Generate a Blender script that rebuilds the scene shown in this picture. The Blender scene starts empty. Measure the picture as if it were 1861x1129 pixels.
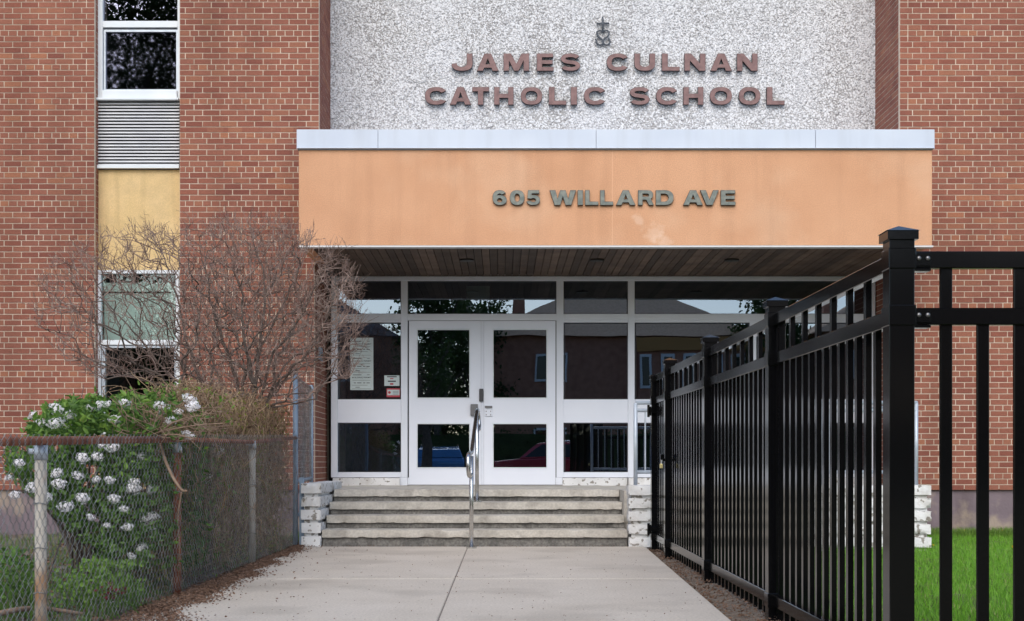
import bpy, bmesh, math, random
import numpy as np
from mathutils import Vector, Matrix, noise
random.seed(7); rng = np.random.default_rng(7)
R = math.radians
S = bpy.context.scene
COL = S.collection

# ------------------------------------------------------------------ camera, sky, sun, exposure
F, VX, VY, CZ = 2400.0, 912.0, 842.0, 0.83      # focal length in photo pixels, vanishing point, eye height
cam = bpy.data.cameras.new('camera'); co = bpy.data.objects.new('camera', cam); COL.objects.link(co)
co.location = (0, 0, CZ); co.rotation_euler = (R(90), 0, 0)
cam.sensor_width = 36.0; cam.lens = F/1861*36.0
cam.shift_x = (930.5-VX)/1861; cam.shift_y = (VY-564.5)/1861
cam.clip_start = 0.05; cam.clip_end = 800
S.camera = co
W_ = bpy.data.worlds.new('World'); S.world = W_; W_.use_nodes = True
nt = W_.node_tree; bg = nt.nodes['Background']
sky = nt.nodes.new('ShaderNodeTexSky'); sky.sky_type = 'NISHITA'; sky.sun_disc = False
sky.sun_elevation = R(40); sky.sun_rotation = R(188); sky.air_density = 1.0; sky.dust_density = 1.6; sky.ozone_density = 1.0
nt.links.new(sky.outputs[0], bg.inputs[0]); bg.inputs[1].default_value = 0.15
sd = bpy.data.lights.new('sun', 'SUN'); so = bpy.data.objects.new('sun', sd); COL.objects.link(so)
sd.energy = 1.5; sd.angle = R(55); sd.color = (1.0, 0.96, 0.9)
az, el = R(188), R(40)
d = Vector((math.sin(az)*math.cos(el), math.cos(az)*math.cos(el), math.sin(el)))
so.rotation_euler = d.to_track_quat('Z', 'Y').to_euler()
S.view_settings.view_transform = 'Standard'; S.view_settings.look = 'None'
S.view_settings.exposure = 0.55; S.view_settings.gamma = 1.0; S.view_settings.use_curve_mapping = False
S.render.engine = 'CYCLES'
S.cycles.max_bounces = 8; S.cycles.transparent_max_bounces = 12

# ------------------------------------------------------------------ helpers
def P(px, py, Y): return Vector(((px-VX)*Y/F, Y, CZ+(VY-py)*Y/F))
def PX(px, Y): return (px-VX)*Y/F
def PZ(py, Y): return CZ+(VY-py)*Y/F

MATS = {}
def mat(name, c1, c2=None, scale=6, rough=.7, bump=0, bscale=60, metal=0, spec=.5, c3=None, s3=2, f3=.5, lo=.35, hi=.65, detail=5, coat=0):
    m = bpy.data.materials.new(name); m.use_nodes = True; n = m.node_tree.nodes; l = m.node_tree.links
    b = n['Principled BSDF']; b.inputs['Roughness'].default_value = rough; b.inputs['Metallic'].default_value = metal
    b.inputs['Specular IOR Level'].default_value = spec; b.inputs['Coat Weight'].default_value = coat
    b.inputs['Base Color'].default_value = (*c1, 1)
    g = n.new('ShaderNodeNewGeometry')
    def noi(sc, det=detail):
        t = n.new('ShaderNodeTexNoise'); t.inputs['Scale'].default_value = sc; t.inputs['Detail'].default_value = det
        l.new(g.outputs['Position'], t.inputs['Vector']); return t
    def ramp(src, lo, hi, a=(0, 0, 0), bb=(1, 1, 1)):
        r = n.new('ShaderNodeValToRGB'); r.color_ramp.elements[0].position = lo; r.color_ramp.elements[1].position = hi
        r.color_ramp.elements[0].color = (*a, 1); r.color_ramp.elements[1].color = (*bb, 1); l.new(src, r.inputs[0]); return r
    def mix(fac, a, bb, mode='MIX'):
        x = n.new('ShaderNodeMix'); x.data_type = 'RGBA'; x.blend_type = mode
        if isinstance(fac, float): x.inputs[0].default_value = fac
        else: l.new(fac, x.inputs[0])
        for i, v in ((6, a), (7, bb)):
            if isinstance(v, tuple): x.inputs[i].default_value = (*v, 1)
            else: l.new(v, x.inputs[i])
        return x.outputs[2]
    out = None
    if c2 is not None:
        out = ramp(noi(scale).outputs[0], lo, hi, c1, c2).outputs[0]
    if c3 is not None:
        k = ramp(noi(s3).outputs[0], .52, .66); 
        mm = n.new('ShaderNodeMath'); mm.operation = 'MULTIPLY'; mm.inputs[1].default_value = f3; l.new(k.outputs[0], mm.inputs[0])
        out = mix(mm.outputs[0], out if out is not None else c1, c3)
    if out is not None: l.new(out, b.inputs['Base Color'])
    if bump:
        bn = n.new('ShaderNodeBump'); bn.inputs['Strength'].default_value = bump; bn.inputs['Distance'].default_value = .01
        l.new(noi(bscale, 8).outputs[0], bn.inputs['Height']); l.new(bn.outputs[0], b.inputs['Normal'])
    m['_h'] = 1
    MATS[name] = m
    m_tools = dict(n=n, l=l, b=b, g=g, noi=noi, ramp=ramp, mix=mix, out=out)
    TOOLS[name] = m_tools
    return m
TOOLS = {}

class MB:
    def __init__(s): s.v = []; s.f = []
    def box(s, x0, x1, y0, y1, z0, z1):
        if x0 > x1: x0, x1 = x1, x0
        if y0 > y1: y0, y1 = y1, y0
        if z0 > z1: z0, z1 = z1, z0
        k = len(s.v)
        s.v += [(x0,y0,z0),(x1,y0,z0),(x1,y1,z0),(x0,y1,z0),(x0,y0,z1),(x1,y0,z1),(x1,y1,z1),(x0,y1,z1)]
        s.f += [(k,k+3,k+2,k+1),(k+4,k+5,k+6,k+7),(k,k+1,k+5,k+4),(k+1,k+2,k+6,k+5),(k+2,k+3,k+7,k+6),(k+3,k,k+4,k+7)]
        return s
    def tube(s, pts, r, n=8, cap=True, r2=None):
        pts = [Vector(p) for p in pts]; k = len(s.v); m = len(pts)
        up = None
        for i, p in enumerate(pts):
            t = (pts[min(i+1, m-1)]-pts[max(i-1, 0)])
            if t.length < 1e-9: t = Vector((0, 0, 1))
            t.normalize()
            if up is None:
                up = t.orthogonal().normalized()
            else:
                up = up - t*up.dot(t)
                up = up.normalized() if up.length > 1e-6 else t.orthogonal().normalized()
            w = t.cross(up)
            rr = r if r2 is None else r+(r2-r)*i/(m-1)
            for j in range(n):
                a = 2*math.pi*j/n
                q = p+up*(math.cos(a)*rr)+w*(math.sin(a)*rr); s.v.append(tuple(q))
        for i in range(m-1):
            for j in range(n):
                a = k+i*n+j; b = k+i*n+(j+1) % n
                s.f.append((a, b, b+n, a+n))
        if cap:
            s.f.append(tuple(k+j for j in range(n-1, -1, -1))); s.f.append(tuple(k+(m-1)*n+j for j in range(n)))
        return s
    def quad(s, a, b, c, d):
        k = len(s.v); s.v += [tuple(a), tuple(b), tuple(c), tuple(d)]; s.f.append((k, k+1, k+2, k+3)); return s
    def poly(s, pts):
        k = len(s.v); s.v += [tuple(p) for p in pts]; s.f.append(tuple(range(k, k+len(pts)))); return s
    def prism(s, prof, x0, x1):     # profile in (y,z), extruded along x
        k = len(s.v); n = len(prof)
        s.v += [(x0, y, z) for y, z in prof]+[(x1, y, z) for y, z in prof]
        s.f.append(tuple(k+i for i in range(n))); s.f.append(tuple(k+n+i for i in range(n-1, -1, -1)))
        for i in range(n):
            j = (i+1) % n; s.f.append((k+i, k+n+i, k+n+j, k+j))
        return s
    def mesh(s, name, m=None):
        me = bpy.data.meshes.new(name); me.from_pydata(s.v, [], s.f); me.update()
        if m: me.materials.append(m)
        return me

WL = {}
def link(o, parent=None, at=(0, 0, 0)):
    COL.objects.link(o); at = Vector(at)
    if parent is not None:
        o.parent = parent; o.location = at-WL[parent.name]
    else: o.location = at
    WL[o.name] = at
    return o
def ob(name, mb, m, parent=None, at=(0, 0, 0), smooth=False, bevel=0, kind=None, label=None, seg=1):
    me = mb.mesh(name, MATS[m] if isinstance(m, str) else m) if isinstance(mb, MB) else mb
    o = bpy.data.objects.new(name, me); link(o, parent, at)
    if smooth:
        me.polygons.foreach_set('use_smooth', [True]*len(me.polygons))
    if bevel:
        b = o.modifiers.new('bevel', 'BEVEL'); b.width = bevel; b.segments = seg; b.limit_method = 'ANGLE'
    if kind: o['kind'] = kind
    if label: o['label'] = label
    return o
def thing(name, label, cat, at=(0, 0, 0), group=None):
    o = bpy.data.objects.new(name, None); o.empty_display_size = .2; link(o, None, at)
    o['label'] = label; o['category'] = cat
    if group: o['group'] = group
    return o
def tag(o, label, cat, group=None):
    o['label'] = label; o['category'] = cat
    if group: o['group'] = group
    return o
def npmesh(name, V, Fq, m, smooth=False):
    """V (n,3), Fq (m,k) all with k corners"""
    me = bpy.data.meshes.new(name); V = np.asarray(V, dtype=np.float32); Fq = np.asarray(Fq, dtype=np.int32); k = Fq.shape[1]
    me.vertices.add(len(V)); me.vertices.foreach_set('co', V.ravel())
    me.loops.add(Fq.size); me.loops.foreach_set('vertex_index', Fq.ravel())
    me.polygons.add(len(Fq)); me.polygons.foreach_set('loop_start', np.arange(len(Fq), dtype=np.int32)*k)
    me.polygons.foreach_set('loop_total', np.full(len(Fq), k, dtype=np.int32))
    me.update(calc_edges=True); me.validate()
    me.materials.append(MATS[m] if isinstance(m, str) else m)
    return me
def leaves_np(C, size, up=0.0, elong=1.6, fold=True, tilt=1.0):
    """leaf shaped 6-gons split in 2 quads (folded on midrib) at centres C"""
    n = len(C); C = np.asarray(C)
    d = rng.normal(size=(n, 3)); d[:, 2] = d[:, 2]*tilt+up; d /= np.linalg.norm(d, axis=1, keepdims=True)
    a = rng.normal(size=(n, 3)); s = np.cross(d, a); s /= np.linalg.norm(s, axis=1, keepdims=True)
    nn = np.cross(d, s); sz = (size*rng.uniform(.6, 1.25, n))[:, None]; L = sz*elong
    base = C; tip = C+d*L+nn*sz*-.15
    l1 = C+d*L*.3+s*sz*.42+nn*sz*.14; l2 = C+d*L*.7+s*sz*.34+nn*sz*.08
    r1 = C+d*L*.3-s*sz*.42+nn*sz*.14; r2 = C+d*L*.7-s*sz*.34+nn*sz*.08
    V = np.stack([base, l1, l2, tip, r2, r1], 1).reshape(-1, 3)
    k = np.arange(n)[:, None]*6
    Fq = np.concatenate([k+np.array([[0, 3, 2, 1]]), k+np.array([[0, 5, 4, 3]])], 0)
    return V, Fq
def tubes_np(A, B, ra, rb, n=3):
    A = np.asarray(A); B = np.asarray(B); m = len(A); t = B-A; t /= np.linalg.norm(t, axis=1, keepdims=True)+1e-9
    h = np.where(np.abs(t[:, 2:3]) > .9, np.array([[1., 0, 0]]), np.array([[0, 0, 1.]]))
    u = np.cross(t, h); u /= np.linalg.norm(u, axis=1, keepdims=True); w = np.cross(t, u)
    V = np.zeros((m, 2*n, 3)); ra = np.broadcast_to(ra, (m,))[:, None]; rb = np.broadcast_to(rb, (m,))[:, None]
    for j in range(n):
        a = 2*math.pi*j/n; o = u*math.cos(a)+w*math.sin(a)
        V[:, j] = A+o*ra; V[:, n+j] = B+o*rb
    k = np.arange(m)[:, None]*2*n
    Fq = np.concatenate([k+np.array([[j, (j+1) % n, n+(j+1) % n, n+j]]) for j in range(n)], 0)
    return V.reshape(-1, 3), Fq
def join_np(parts):
    Vs, Fs, o = [], [], 0
    for V, Fq in parts: Vs.append(V); Fs.append(Fq+o); o += len(V)
    return np.concatenate(Vs), np.concatenate(Fs)
def rough(x0, x1, y0, y1, z0, z1, amp, step, seed=0, chip=0):
    """subdivided box with uneven faces"""
    bm = bmesh.new(); bmesh.ops.create_cube(bm, size=1)
    sx, sy, sz = x1-x0, y1-y0, z1-z0
    for ax, ln in ((0, sx), (1, sy), (2, sz)):
        k = max(1, min(90, int(ln/step)))
        lo = -.5
        for i in range(1, k):
            co_ = Vector((0, 0, 0)); co_[ax] = lo+i/k; nn = Vector((0, 0, 0)); nn[ax] = 1
            bmesh.ops.bisect_plane(bm, geom=bm.verts[:]+bm.edges[:]+bm.faces[:], plane_co=co_, plane_no=nn)
    for v in bm.verts:
        e = sum(1 for c in v.co if abs(abs(c)-.5) < 1e-4)
        s_ = Vector((x0+(v.co.x+.5)*sx, y0+(v.co.y+.5)*sy, z0+(v.co.z+.5)*sz))
        c = Vector((x0+sx/2, y0+sy/2, z0+sz/2))
        nv = noise.noise_vector(s_*9+Vector((seed, seed*.7, 0)))*amp+noise.noise_vector(s_*34+Vector((0, seed, 3)))*amp*.6
        s_ = s_+nv
        if e >= 2:
            q = (Vector((x0+sx/2, y0+sy/2, z0+sz/2))-s_); 
            for i, ln in enumerate((sx, sy, sz)):
                if abs(abs(v.co[i])-.5) < 1e-4:
                    k = amp*.5+max(0, noise.noise(s_*14+Vector((seed*1.3, 5, 1)))-.15)*chip
                    s_[i] -= math.copysign(min(k, ln*.3), v.co[i])
        v.co = s_
    bm.normal_update()
    for f in bm.faces: f.smooth = True
    return bm
def bmob(name, bm, m, parent=None, **kw):
    me = bpy.data.meshes.new(name); bm.to_mesh(me); bm.free(); me.materials.append(MATS[m]); me.set_sharp_from_angle(angle=R(38)); return ob(name, me, m, parent, **kw)

# ------------------------------------------------------------------ materials
def brick_mat(name, attr):
    m = mat(name, (.3, .1, .06), rough=.88, bump=.35, bscale=90); T = TOOLS[name]; n, l = T['n'], T['l']
    if attr:
        a = n.new('ShaderNodeAttribute'); a.attribute_name = 'tone'; src = a.outputs['Fac']
    else:
        a = n.new('ShaderNodeObjectInfo'); src = a.outputs['Random']
    r = n.new('ShaderNodeValToRGB'); l.new(src, r.inputs[0]); e = r.color_ramp.elements
    e[0].position = 0; e[0].color = (.215, .070, .047, 1); e[1].position = 1; e[1].color = (.36, .145, .078, 1)
    for p, c in ((.15, (.25, .085, .054, 1)), (.45, (.27, .098, .062, 1)), (.75, (.285, .109, .07, 1)), (.93, (.305, .124, .072, 1))):
        x = e.new(p); x.color = c
    g1 = T['ramp'](T['noi'](1.1, 4).outputs[0], .35, .7, (.86, .84, .86), (1.08, 1.08, 1.06))
    g2 = T['ramp'](T['noi'](70, 6).outputs[0], .3, .7, (.8, .8, .8), (1.15, 1.15, 1.15))
    o = T['mix'](1.0, r.outputs[0], g1.outputs[0], 'MULTIPLY'); o = T['mix'](1.0, o, g2.outputs[0], 'MULTIPLY')
    l.new(o, T['b'].inputs['Base Color']); return m
brick_mat('brick_joined', True); brick_mat('brick_single', False)
mat('mortar', (.56, .47, .37), (.68, .58, .47), 12, .95, .4, 120, c3=(.55, .45, .36), s3=1.2, f3=.5)
def pebble():
    m = mat('pebble_dash', (.5, .5, .5), rough=.95); T = TOOLS['pebble_dash']; n, l = T['n'], T['l']
    v = n.new('ShaderNodeTexVoronoi'); v.inputs['Scale'].default_value = 42; l.new(T['g'].outputs['Position'], v.inputs['Vector'])
    v.feature = 'F1'
    sepc = n.new('ShaderNodeSeparateColor'); l.new(v.outputs['Color'], sepc.inputs[0])
    c = T['ramp'](sepc.outputs[0], .0, 1, (.50, .51, .53), (.70, .705, .72))
    x = c.color_ramp.elements.new(.12); x.color = (.56, .56, .575, 1); x = c.color_ramp.elements.new(.9); x.color = (.66, .665, .68, 1)
    d_ = T['ramp'](v.outputs['Distance'], .35, .9, (1, 1, 1), (.55, .54, .53))  # shade in the crevices between pebbles, painted into the colour
    s_ = T['ramp'](T['noi'](.9, 5).outputs[0], .35, .7, (.86, .85, .83), (1.04, 1.04, 1.05))
    o = T['mix'](1.0, c.outputs[0], d_.outputs[0], 'MULTIPLY'); o = T['mix'](1.0, o, s_.outputs[0], 'MULTIPLY')
    l.new(o, T['b'].inputs['Base Color'])
    b = n.new('ShaderNodeBump'); b.inputs['Strength'].default_value = 1.0; b.inputs['Distance'].default_value = .02; b.invert = True
    l.new(v.outputs['Distance'], b.inputs['Height']); l.new(b.outputs[0], T['b'].inputs['Normal'])
pebble()
mat('flashing', (.50, .56, .655), (.55, .61, .70), 1.5, .45, .02, 8, metal=0)
mat('fascia_stucco', (.60, .32, .18), (.67, .375, .22), 1.6, .92, .6, 170, c3=(.74, .50, .34), s3=.9, f3=.35, lo=.3, hi=.7)
def add_streaks(name, x, z0, z1, col):
    pass
mat('yellow_stucco', (.66, .47, .22), (.73, .53, .27), 2.0, .92, .5, 170, c3=(.5, .36, .19), s3=3, f3=.3)
mat('white_trim', (.62, .62, .62), rough=.5)
mat('aluminium', (.70, .735, .80), (.75, .78, .85), 2.0, .42, 0)
mat('aluminium_panel', (.74, .775, .85), (.79, .82, .89), 1.2, .38, .03, 5)
mat('window_white', (.66, .71, .74), (.72, .76, .79), 3, .4)
mat('gasket', (.05, .05, .055), rough=.6)
mat('louvre', (.60, .61, .63), (.68, .69, .70), 5, .5)
mat('louvre_dark', (.02, .02, .02), rough=.9)
mat('soffit_wood', (.13, .085, .058), (.2, .14, .1), 3, .8, .2, 60)
mat('metal_can', (.04, .035, .03), rough=.5, metal=.5)
mat('foundation', (.155, .12, .135), (.2, .155, .17), 2.5, .9, .35, 40, c3=(.36, .29, .22), s3=3.2, f3=.75)
mat('sign_brown', (.135, .075, .072), (.20, .115, .108), 14, .55, .1, 40, metal=.2)
mat('sign_bronze', (.11, .13, .12), (.19, .20, .175), 20, .5, .1, 40, metal=.4)
mat('sign_edge', (.02, .013, .013), rough=.7)
mat('emblem_iron', (.09, .1, .115), rough=.6, metal=.4)
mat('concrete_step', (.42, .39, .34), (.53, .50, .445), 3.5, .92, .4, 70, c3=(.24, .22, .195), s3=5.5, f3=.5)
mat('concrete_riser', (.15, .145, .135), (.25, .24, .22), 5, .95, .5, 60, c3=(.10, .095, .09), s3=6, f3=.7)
def walk():
    m = mat('walk_concrete', (.52, .46, .385), (.60, .54, .465), 1.6, .93, .35, 150, c3=(.42, .37, .31), s3=1.1, f3=.7, lo=.25, hi=.75)
    T = TOOLS['walk_concrete']; l = T['l']
    sp = T['ramp'](T['noi'](95, 3).outputs[0], .26, .36, (.45, .43, .40), (1, 1, 1))
    fine = T['ramp'](T['noi'](260, 2).outputs[0], .3, .7, (.88, .88, .88), (1.1, 1.1, 1.1))
    o = T['mix'](1.0, T['out'], sp.outputs[0], 'MULTIPLY'); o = T['mix'](1.0, o, fine.outputs[0], 'MULTIPLY')
    l.new(o, T['b'].inputs['Base Color'])
walk()
mat('white_paint_block', (.66, .66, .655), (.76, .76, .755), 4, .75, .6, 45)
T = TOOLS['white_paint_block']
chip = T['ramp'](T['noi'](16, 8).outputs[0], .575, .62); T['l'].new(T['mix'](chip.outputs[0], T['out'], (.27, .25, .22)), T['b'].inputs['Base Color'])
mat('grey_core', (.30, .29, .27), (.48, .47, .45), 8, .9, .5, 50)
mat('black_paint', (.003, .003, .0035), rough=.13, spec=.32)
mat('galvanised', (.42, .47, .53), (.52, .57, .62), 9, .45, .05, 30, metal=.35)
mat('blue_steel', (.22, .30, .40), (.30, .38, .47), 6, .5, .1, 30, metal=.2)
mat('wire', (.13, .13, .12), (.36, .36, .35), 14, .4, metal=.6)
mat('rust', (.16, .05, .028), (.32, .12, .065), 14, .85, .5, 50, metal=.1)
mat('old_post', (.40, .36, .30), (.50, .46, .40), 6, .7, .2, 30, c3=(.36, .16, .045), s3=4, f3=.95)
mat('stainless', (.55, .55, .54), (.66, .66, .65), 30, .25, metal=1)
mat('gunmetal', (.16, .16, .165), rough=.35, metal=.8)
mat('paper', (.52, .60, .60), (.58, .66, .65), 9, .7)
mat('ink', (.04, .045, .05), rough=.8)
mat('red_print', (.45, .05, .07), rough=.6)
mat('blue_print', (.10, .25, .35), rough=.6)
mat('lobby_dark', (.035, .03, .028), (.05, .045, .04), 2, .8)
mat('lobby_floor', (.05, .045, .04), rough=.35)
mat('blind', (.50, .60, .56), rough=.8)
mat('soil', (.10, .075, .055), (.2, .155, .12), 9, .98, .9, 50, c3=(.24, .21, .17), s3=3, f3=.6)
mat('joint_dirt', (.14, .12, .10), (.26, .23, .20), 30, .95)
mat('gravel', (.12, .09, .065), (.26, .21, .16), 30, .95, .9, 90)
mat('lawn_earth', (.07, .09, .025), (.13, .11, .05), 9, .95, .6, 60)
mat('asphalt', (.05, .05, .05), (.065, .065, .065), 20, .9, .3, 120)
def speckle(name, sc, a, b, lo=.35, hi=.65):
    T = TOOLS[name]; l = T['l']; q = T['ramp'](T['noi'](sc, 3).outputs[0], lo, hi, (a,)*3, (b,)*3)
    src = T['b'].inputs['Base Color'].links[0].from_socket
    l.new(T['mix'](1.0, src, q.outputs[0], 'MULTIPLY'), T['b'].inputs['Base Color'])
speckle('fascia_stucco', 110, .86, 1.12); speckle('yellow_stucco', 110, .9, 1.08)
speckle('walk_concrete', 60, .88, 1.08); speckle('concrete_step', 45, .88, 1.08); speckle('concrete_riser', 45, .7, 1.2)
def streaks(name, fac, sx=9, sz=.7, col=(.5, .46, .42), lo=.5, hi=.8):
    T = TOOLS[name]; l = T['l']; n = T['n']; src = T['b'].inputs['Base Color'].links[0].from_socket
    mp = n.new('ShaderNodeMapping'); mp.inputs['Scale'].default_value = (sx, sx, sz); l.new(T['g'].outputs['Position'], mp.inputs[0])
    t = n.new('ShaderNodeTexNoise'); t.inputs['Scale'].default_value = 1; t.inputs['Detail'].default_value = 5; l.new(mp.outputs[0], t.inputs[0])
    q = T['ramp'](t.outputs[0], lo, hi, (1, 1, 1), tuple(1-fac*(1-c) for c in col)); l.new(T['mix'](1.0, src, q.outputs[0], 'MULTIPLY'), T['b'].inputs['Base Color'])
streaks('fascia_stucco', .2, 6, .5); streaks('flashing', .25, 5); streaks('yellow_stucco', .4); streaks('pebble_dash', .6, 2.2, .35, lo=.45)
streaks('brick_joined', .5, 2.5, .4, lo=.48); streaks('brick_single', .5, 2.5, .4, lo=.48); streaks('mortar', .6, 2.5, .4, lo=.45); streaks('foundation', .7, 5, .8)
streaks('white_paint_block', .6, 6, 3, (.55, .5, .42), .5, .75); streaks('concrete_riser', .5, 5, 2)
def splash(name, spots, col):
    T = TOOLS[name]; l = T['l']; n = T['n']; src = T['b'].inputs['Base Color'].links[0].from_socket
    for (p, rad) in spots:
        d_ = n.new('ShaderNodeVectorMath'); d_.operation = 'DISTANCE'; l.new(T['g'].outputs['Position'], d_.inputs[0]); d_.inputs[1].default_value = p
        nn = T['noi'](14, 6); ad = n.new('ShaderNodeMath'); ad.operation = 'MULTIPLY_ADD'; l.new(nn.outputs[0], ad.inputs[0]); ad.inputs[1].default_value = rad*2.4; l.new(d_.outputs['Value'], ad.inputs[2])
        q = T['ramp'](ad.outputs[0], rad*1.6, rad*2.3, (.3,)*3, (0, 0, 0)); src = T['mix'](q.outputs[0], src, col)
    l.new(src, T['b'].inputs['Base Color'])
splash('fascia_stucco', [(tuple(P(1190, 424, 14.4)), .13), (tuple(P(1206, 440, 14.4)), .12), (tuple(P(1160, 400, 14.4)), .07)], (.80, .62, .48))
def leafmat(name, a, b, sc=30, rough=.5, tr=.35):
    m = mat(name, a, b, sc, rough, spec=.35, detail=2, lo=.3, hi=.7); T = TOOLS[name]; n, l = T['n'], T['l']
    t = n.new('ShaderNodeBsdfTranslucent'); l.new(T['out'], t.inputs[0])
    x = n.new('ShaderNodeMixShader'); x.inputs[0].default_value = tr
    o = n['Material Output']; l.new(T['b'].outputs[0], x.inputs[1]); l.new(t.outputs[0], x.inputs[2]); l.new(x.outputs[0], o.inputs[0])
leafmat('grass', (.09, .27, .02), (.27, .55, .055), 28)
leafmat('leaf_green', (.05, .12, .025), (.15, .26, .05), 22)
leafmat('leaf_fresh', (.09, .19, .03), (.22, .36, .06), 22)
leafmat('leaf_yellow', (.17, .21, .03), (.28, .30, .05), 22)
leafmat('leaf_tree', (.03, .06, .015), (.06, .11, .025), 2)
leafmat('leaf_red', (.12, .015, .02), (.2, .03, .03), 22)
leafmat('straw', (.35, .30, .14), (.5, .45, .24), 30)
leafmat('petal', (.84, .82, .82), (.90, .88, .89), 60, .6, .3)
leafmat('litter', (.09, .05, .032), (.24, .15, .105), 40, .9, .05)
leafmat('dandelion', (.7, .5, .02), (.8, .6, .05), 20)
mat('twig', (.12, .066, .05), (.34, .25, .21), 7, .85, .3, 80)
mat('bark', (.085, .065, .055), (.16, .125, .105), 14, .95, .7, 60)
mat('vine', (.17, .10, .055), (.44, .31, .19), 9, .9)
mat('cane', (.20, .13, .085), (.30, .21, .15), 16, .9)
mat('house_brick', (.38, .17, .11), (.48, .24, .16), 3, .9)
mat('house_orange', (.5, .25, .08), rough=.8)
mat('shingle', (.46, .31, .19), (.60, .42, .28), 8, .95)
mat('shingle_dark', (.07, .07, .08), (.11, .11, .12), 8, .95)
mat('house_white', (.8, .82, .82), rough=.6)
mat('red_car_paint', (.5, .015, .04), rough=.15, coat=1)
mat('blue_car_paint', (.08, .28, .6), rough=.15, coat=1)
mat('car_glass', (.01, .012, .014), rough=.05)
mat('tyre', (.02, .02, .02), rough=.9)
mat('chrome', (.6, .6, .6), rough=.2, metal=1)
def glass(name, tint, refl, rough=0.0, tint2=(.93, .97, 1)):
    m = bpy.data.materials.new(name); m.use_nodes = True; n = m.node_tree.nodes; l = m.node_tree.links; n.clear()
    o = n.new('ShaderNodeOutputMaterial'); t = n.new('ShaderNodeBsdfTransparent'); t.inputs[0].default_value = (*tint, 1)
    g = n.new('ShaderNodeBsdfGlossy'); g.inputs['Roughness'].default_value = rough; g.inputs['Color'].default_value = (*tint2, 1)
    lw = n.new('ShaderNodeLayerWeight'); lw.inputs[0].default_value = .35
    mr = n.new('ShaderNodeMapRange'); mr.inputs[3].default_value = refl; mr.inputs[4].default_value = 1
    l.new(lw.outputs['Facing'], mr.inputs[0])
    x = n.new('ShaderNodeMixShader'); l.new(mr.outputs[0], x.inputs[0]); l.new(t.outputs[0], x.inputs[1]); l.new(g.outputs[0], x.inputs[2])
    ge = n.new('ShaderNodeNewGeometry'); no = n.new('ShaderNodeTexNoise'); no.inputs['Scale'].default_value = 1.6; no.inputs['Detail'].default_value = 1
    l.new(ge.outputs['Position'], no.inputs['Vector'])
    b = n.new('ShaderNodeBump'); b.inputs['Strength'].default_value = .02; b.inputs['Distance'].default_value = .03; l.new(no.outputs[0], b.inputs['Height'])
    l.new(b.outputs[0], g.inputs['Normal'])
    l.new(x.outputs[0], o.inputs[0]); MATS[name] = m
glass('entrance_glass', (.55, .58, .56), .27, tint2=(.62, .76, .95))
glass('window_glass', (.45, .46, .5), .14, tint2=(.72, .74, .95))
glass('lower_glass', (.8, .84, .82), .12, tint2=(.75, .9, .9))
glass('screen_glass', (.3, .3, .4), .055, .02, tint2=(.68, .70, .95))

# ------------------------------------------------------------------ key depths
YW, YB, YC = 15.7, 16.72, 14.4       # brick face, recess plane, canopy face
XL, XR = PX(580, YW), PX(1635, YW)   # recess edges
COURSE, ZREF = .0675, PZ(60.6, YW)   # brick coursing: ZREF = centre of a header course
ZB = PZ(889, YW)                     # lowest brick bed
LAND = .551

# ------------------------------------------------------------------ ground
def ground():
    g = MB(); g.quad((-300, -300, -.10), (300, -300, -.10), (300, 300, -.10), (-300, 300, -.10))
    ob('ground', g, 'soil', kind='structure')
    # planting bed left of the walk and gravelly strip right of it, uneven sheets
    def sheet(name, x0, x1, y0, y1, z, m, amp, st=.12):
        nx, ny = int((x1-x0)/st)+1, int((y1-y0)/st)+1
        X, Y = np.meshgrid(np.linspace(x0, x1, nx), np.linspace(y0, y1, ny))
        Z = np.array([[z+noise.noise(Vector((a*1.7, b*1.7, 0)))*amp+noise.noise(Vector((a*6, b*6, 2)))*amp*.5 for a, b in zip(r1, r2)] for r1, r2 in zip(X, Y)])
        V = np.stack([X, Y, Z], -1).reshape(-1, 3); i = np.arange(ny-1)[:, None]*nx+np.arange(nx-1)[None]
        i = i.ravel(); Fq = np.stack([i, i+1, i+nx+1, i+nx], 1)
        o = ob(name, npmesh(name, V, Fq, m), m, kind='structure', smooth=True); return o
    sheet('planting_bed', -9, -1.93, 3.5, 15.72, -.03, 'soil', .05)
    sheet('verge', 1.1, 1.75, 3.5, 13.3, -.035, 'gravel', .03, .06)
    sheet('lawn', 1.72, 11, 2.5, 15.72, -.05, 'lawn_earth', .04)
    # street side, seen only in the reflections
    g = MB(); g.quad((-60, -26, -.05), (60, -26, -.05), (60, -17, -.05), (-60, -17, -.05)); ob('road', g, 'asphalt', kind='structure')
    g = MB(); g.quad((-60, -16.8, -.05), (60, -16.8, -.05), (60, 2.4, -.05), (-60, 2.4, -.05)); ob('front_grass', g, 'lawn_earth', kind='structure')
    g = MB(); g.box(-60, 60, -16.98, -16.8, -.09, .05); ob('kerb', g, 'walk_concrete', kind='structure')
ground()
# walkway: slabs with real joints
ob('joint_sand', MB().box(-2.0, 1.15, 2.6, 13.15, -.12, -.005), 'joint_dirt', kind='structure')
wk = thing('walkway', 'pale concrete walkway slabs leading up to the school steps', 'walkway', (0, 9, 0)); wk['kind'] = 'structure'
def slab(x0, x1, y0, y1, z0=-.11, z1=0.0, skew=0):
    m = MB(); m.box(x0, x1, y0, y1, z0, z1)
    if skew:
        m.v = [(x+(skew*(13.2-y)/6.3 if x > 1 else 0), y, z) for x, y, z in m.v]
    ob('slab', m, 'walk_concrete', wk, bevel=.008, seg=2)
for y0, y1 in ((2.6, 5.8), (5.812, 9.47), (9.495, 13.16)):
    slab(-2.02, -.341, y0, y1); slab(-.3355, 1.43, y0, y1, skew=-.22)

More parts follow.
